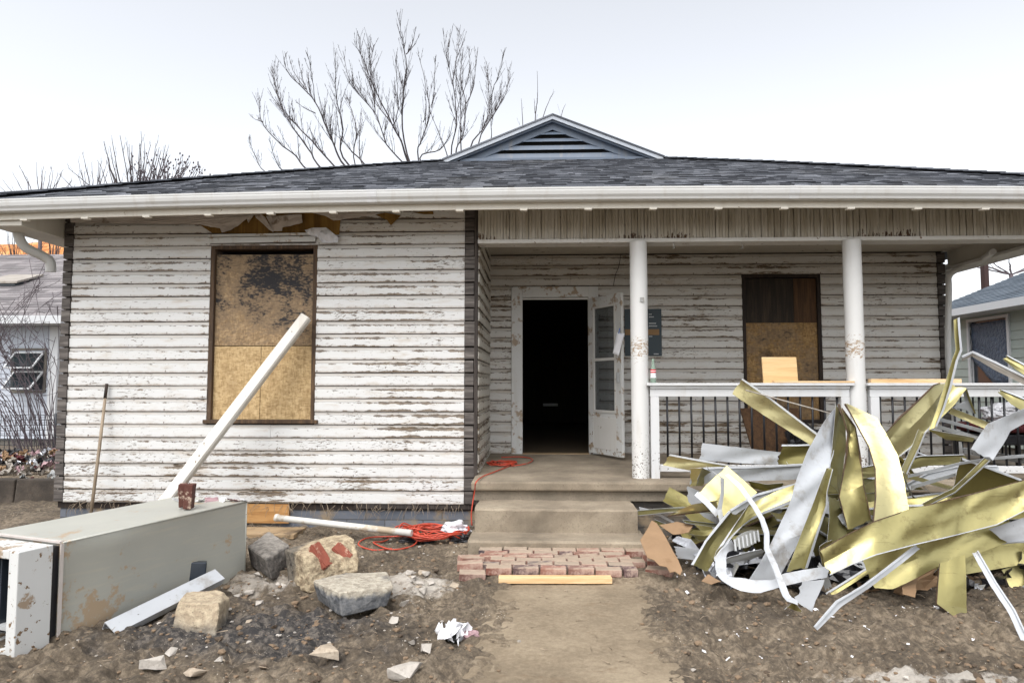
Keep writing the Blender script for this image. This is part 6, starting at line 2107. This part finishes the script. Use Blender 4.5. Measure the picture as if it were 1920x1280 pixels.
S_([(1716, 1021, 1726, 1028, 4.62), (1664, 1062, 1672, 1071, 4.48), (1618, 1096, 1626, 1105, 4.34), (1568, 1126, 1577, 1137, 4.24), (1526, 1174, 1533, 1181, 4.12)], 'sheet_white', 'sheet_grey', 'narrow white strip reaching out left to the bare dirt', 'A', .01, nw=4, amp=.002, lipw=.012)
S_([(1823, 1036, 1834, 1032, 4.64), (1858, 1098, 1869, 1092, 4.42), (1892, 1150, 1904, 1144, 4.26), (1914, 1198, 1927, 1192, 4.10), (1935, 1235, 1948, 1229, 4.0)], 'sheet_white', 'sheet_grey', 'narrow white strip running down to the right frame edge', 'B', .01, nw=4, amp=.002, lipw=.014)
S_([(1854, 992, 1890, 1018, 4.72), (1885, 982, 1905, 1017, 4.70), (1935, 966, 1935, 1016, 4.68)], 'sheet_white', 'olive', 'white panel below the right end of the long gold strip', 'B', .02, amp=.003)
S_([(1504, 1090, 1491, 1126, 4.58), (1525, 1088, 1505, 1136, 4.54), (1546, 1086, 1522, 1146, 4.5)], 'sheet_white', 'gold', 'white torn corner on the ground under the curled loop', '', .03, amp=.005)
S_([(1471, 1143, 1477, 1137, 4.42), (1488, 1127, 1490, 1144, 4.46), (1505, 1146, 1500, 1147, 4.42)], 'gold', 'sheet_white', 'small gold triangle lying on the dirt before the loop', '', .01, nw=4, amp=.002)
S_([(1536, 1023, 1541, 1056, 4.82), (1548, 1016, 1550, 1072, 4.84), (1562, 1012, 1560, 1078, 4.86)], 'gold', 'sheet_white', 'small gold piece between the loop and the long front strip', '', .03, amp=.005)
S_([(1538, 1056, 1530, 1066, 4.72), (1552, 1075, 1542, 1090, 4.7), (1560, 1100, 1548, 1106, 4.72)], 'sheet_grey', 'gold', 'grey scrap in the shade left under the long front strip', '', .02, amp=.004)
# weathered pieces at the top right
S_([(1803, 668, 1806, 676, 5.5), (1824, 658, 1822, 668, 5.48), (1868, 678, 1862, 692, 5.40), (1925, 706, 1922, 722, 5.3)], 'sheet_dirty', 'sheet_dirty', 'weathered grey strip sticking out before the neighbouring window', 'A', .02, nw=5, amp=.004)
S_([(1881, 672, 1888, 666, 5.4), (1905, 692, 1912, 678, 5.36), (1935, 712, 1935, 690, 5.3)], 'olive', 'sheet_white', 'short olive strip at the right edge beside the weathered grey one', 'B', .02, nw=5, amp=.003)
S_([(1873, 735, 1876, 730, 5.4), (1896, 757, 1900, 738, 5.35), (1935, 782, 1935, 752, 5.3)], 'olive', 'sheet_white', 'olive wedge above the broad white strip at the right edge', 'B', .03, nw=5, amp=.003)
# lower left of the heap
S_([(1252, 968, 1262, 960, 5.75), (1300, 962, 1296, 946, 5.6), (1348, 956, 1344, 938, 5.5)], 'gold_pale', 'sheet_grey', 'pale slat lying behind the channel foot on the left', 'A', -.02, nw=5, amp=.004, liptone=MT['frame_wood'])
S_([(1290, 1000, 1300, 992, 5.5), (1320, 1004, 1322, 994, 5.4), (1352, 1000, 1350, 988, 5.35)], 'olive', 'gold', 'low olive sliver in the shade left of the channel', '', .02, nw=4, amp=.004)
S_([(1198, 950, 1200, 957, 6.0), (1228, 957, 1227, 963, 5.9), (1264, 978, 1263, 981, 5.75)], 'sheet_white', 'sheet_grey', 'thin white strip leaning beside the concrete steps', '', .01, nw=3, amp=.001)
S_([(1260, 1013, 1268, 1004, 5.45), (1285, 1025, 1296, 1010, 5.35), (1310, 1048, 1314, 1034, 5.2)], 'foil', 'sheet_grey', 'grey crinkled strip right of the cardboard scrap', '', .02, amp=.008)
S_([(1264, 1024, 1268, 1046, 5.3), (1300, 1028, 1302, 1050, 5.25), (1330, 1034, 1330, 1054, 5.2)], 'sheet_white', 'gold', 'white strip lying flat behind the cardboard scrap', '', .02, amp=.003)
S_([(1360, 1046, 1362, 1056, 4.95), (1400, 1036, 1402, 1050, 4.95), (1430, 1030, 1432, 1042, 4.95)], 'sheet_grey', 'sheet_grey', 'flat grey perforated strip inside the curled loop', '', .06, amp=.003)
S_([(1288, 910, 1290, 940, 5.95), (1320, 925, 1318, 968, 5.85), (1350, 950, 1348, 985, 5.75)], 'sheet_white', 'gold', 'white panel behind the square olive panel', '', .03, amp=.004)
S_([(1398, 900, 1412, 916, 5.62), (1440, 908, 1444, 922, 5.55), (1468, 905, 1470, 912, 5.5)], 'olive', 'gold', 'curved olive sliver under the level white trim', '', .02, nw=5, amp=.003)
# thin bare rod across the rail
m_ = MB(); m_.tube([P(1398, 731, 6.3), P(1470, 751, 6.15), P(1558, 775, 5.9)], .006, 6)
tag(m_.build('metal_rod', MT['sheet_dirty'], None), 'thin brown rod lying over the pale strip at the rail', 'rod')

# buried pieces filling the heap behind, mostly olive to paint its inner shade
rs = random.Random(101)
for k in range(120):
    right = k % 4 != 0
    cx = rs.uniform(2.0, 5.0) if right else rs.uniform(1.3, 2.2)
    cy = rs.uniform(5.3, 6.35) if right else rs.uniform(5.6, 6.35)
    top = .95 if cx > 2.4 else .5
    cz = rs.uniform(.03, top) * (.55 + .45 * sm(cy, 5.2, 6.0))
    if k >= 64: cx = rs.uniform(2.4, 4.6); cy = rs.uniform(4.95, 5.9); cz = rs.uniform(.02, .12 + .55 * sm(cy, 4.9, 5.7))
    L_ = rs.uniform(.5, 1.3); w = rs.choice((.04, .07, .1, .13, .16, .19))
    az = rs.gauss(0, .45) + (math.pi if rs.random() < .5 else 0); el = rs.uniform(-.28, .28)
    d = Vector((math.cos(az) * math.cos(el), math.sin(az) * .6, math.sin(el))).normalized()
    s = d.cross(Vector((0, rs.uniform(-1, -.2), rs.uniform(.2, 1)))).normalized()
    s = (Matrix.Rotation(rs.uniform(-.9, .9), 3, d) @ s)
    c = Vector((cx, cy, cz))
    q = []
    b = Vector((0, 0, 0)); dd = d.copy()
    for t in range(4):
        ctr = c + d * (-L_ / 2) + b
        q.append((ctr - s * w / 2, ctr + s * w / 2))
        dd = (dd + Vector((rs.uniform(-.35, .35), rs.uniform(-.2, .2), rs.uniform(-.25, .25)))).normalized()
        b = b + dd * L_ / 3
    mn = min(min(p.z, r.z) for p, r in q)
    if mn < .015: q = [(p + Vector((0, 0, .015 - mn)), r + Vector((0, 0, .015 - mn))) for p, r in q]
    f, bk = rs.choice((('gold', 'sheet_white'), ('olive', 'sheet_white'), ('sheet_white', 'gold'), ('olive', 'gold'), ('olive', 'sheet_grey'), ('olive', 'gold'), ('sheet_grey', 'olive')))
    ribbon(q, MT[f], MT[bk], rs.choice(('', 'A', 'B')), seed=200 + k, nw=5, amp=.006, step=.06, label='torn strip of white and olive sheet metal buried deep in the heap', group='metal strips buried in the heap')

# rubbish under the heap
def flat(name, poly, mat, label, cat, th=.004, wr=.02, seed=0, org=None):
    bm = bmesh.new()
    vs = [bm.verts.new(P(px, py, Y)) for px, py, Y in poly]
    f = bm.faces.new(vs)
    bmesh.ops.triangulate(bm, faces=[f])
    for _ in range(5):
        l_ = [e for e in bm.edges if e.calc_length() > .035]
        if not l_: break
        bmesh.ops.subdivide_edges(bm, edges=l_, cuts=1); bmesh.ops.triangulate(bm, faces=[q for q in bm.faces if len(q.verts) > 3])
    for v in bm.verts:
        v.co.y += noise.noise(v.co * 5 + Vector((seed, 0, 0))) * wr + noise.noise(v.co * 13) * wr * .5
    bm.verts.index_update()
    m_ = MB(); m_.add([v.co.copy() for v in bm.verts], [tuple(v.index for v in q.verts) for q in bm.faces], 0, .5, False); bm.free()
    o = m_.build(name, mat, None); so = o.modifiers.new('t', 'SOLIDIFY'); so.thickness = th
    return tag(o, label, cat)
flat('cardboard', [(1222, 976, 5.62), (1231, 981, 5.6), (1246, 1004, 5.45), (1250, 1011, 5.4), (1262, 1034, 5.22), (1272, 1050, 5.12), (1280, 1070, 5.02), (1276, 1079, 4.98), (1266, 1072, 5.02), (1256, 1074, 5.0), (1250, 1063, 5.06), (1236, 1060, 5.08), (1226, 1050, 5.14), (1214, 1046, 5.16), (1208, 1032, 5.24), (1200, 1012, 5.34), (1208, 1000, 5.44)], MT['cardboard'], 'torn brown cardboard sheet slumped against the heap beside the brick apron', 'cardboard', .005, .03, 3)
flat('cardboard', [(1236, 984, 5.75), (1270, 978, 5.7), (1300, 985, 5.6), (1292, 998, 5.5), (1262, 1002, 5.5)], MT['cardboard'], 'darker cardboard scrap in the shade behind the slumped sheet', 'cardboard', .004, .03, 7)
flat('cardboard', [(1316, 1090, 4.75), (1328, 1076, 4.9), (1340, 1084, 4.85), (1352, 1090, 4.75), (1334, 1096, 4.68)], MT['cardboard'], 'small torn cardboard scrap on the dirt near the white loop', 'cardboard', .003, .015, 9)
flat('cardboard', [(1695, 1085, 4.85), (1720, 1082, 4.88), (1716, 1120, 4.62), (1690, 1112, 4.66)], MT['cardboard'], 'brown cardboard scrap under the muddied gold strip', 'cardboard', .004, .02, 12)
m_ = MB()
rs = random.Random(55)
for k in range(120):
    x, y = rs.uniform(1.25, 4.9), rs.uniform(4.85, 6.4)
    scrap(m_, (x, y, gz(x, y) + rs.uniform(.02, .16)), rs.uniform(.1, .4), rs.uniform(.1, .3), 500 + k, rs.choice((0, 0, 0, 0, 0, 1, 2, 3)), .5)  # mostly black plastic, painting the shade inside the heap
tag(m_.build('rubbish_heap', [MT['plastic_black'], MT['foil'], MT['cardboard'], MT['sheet_dirty']], None), 'dark plastic and paper rubbish lying under the sheet metal heap', 'rubbish', kind='stuff')
# grey ridged sole like pad inside the loop
so_ = empty('rubber_pad', P(1395, 1025, 5.0), 'grey ridged rubber pad lying inside the curled white loop', 'rubber pad')
m_ = MB(); a = P(1375, 1020, 5.0); b = P(1420, 1002, 5.12)
d = (b - a).normalized(); s = Vector((0, .35, .94)).normalized()
ol = []
for k in range(16):
    t = k / 16 * 2 * math.pi; ol.append((a + b) / 2 + d * math.cos(t) * .12 + s * math.sin(t) * .055)
m_.prism(ol, d.cross(s).normalized() * .025); m_.build('pad', MT['tread'], so_)
m_ = MB()
for k in range(7):
    c = a.lerp(b, .02 + k * .16) + Vector((0, -.03, 0)); m_.bar(c - s * .04, c + s * .04, .012, .014)
m_.build('tread', MT['sheet_grey'], so_)
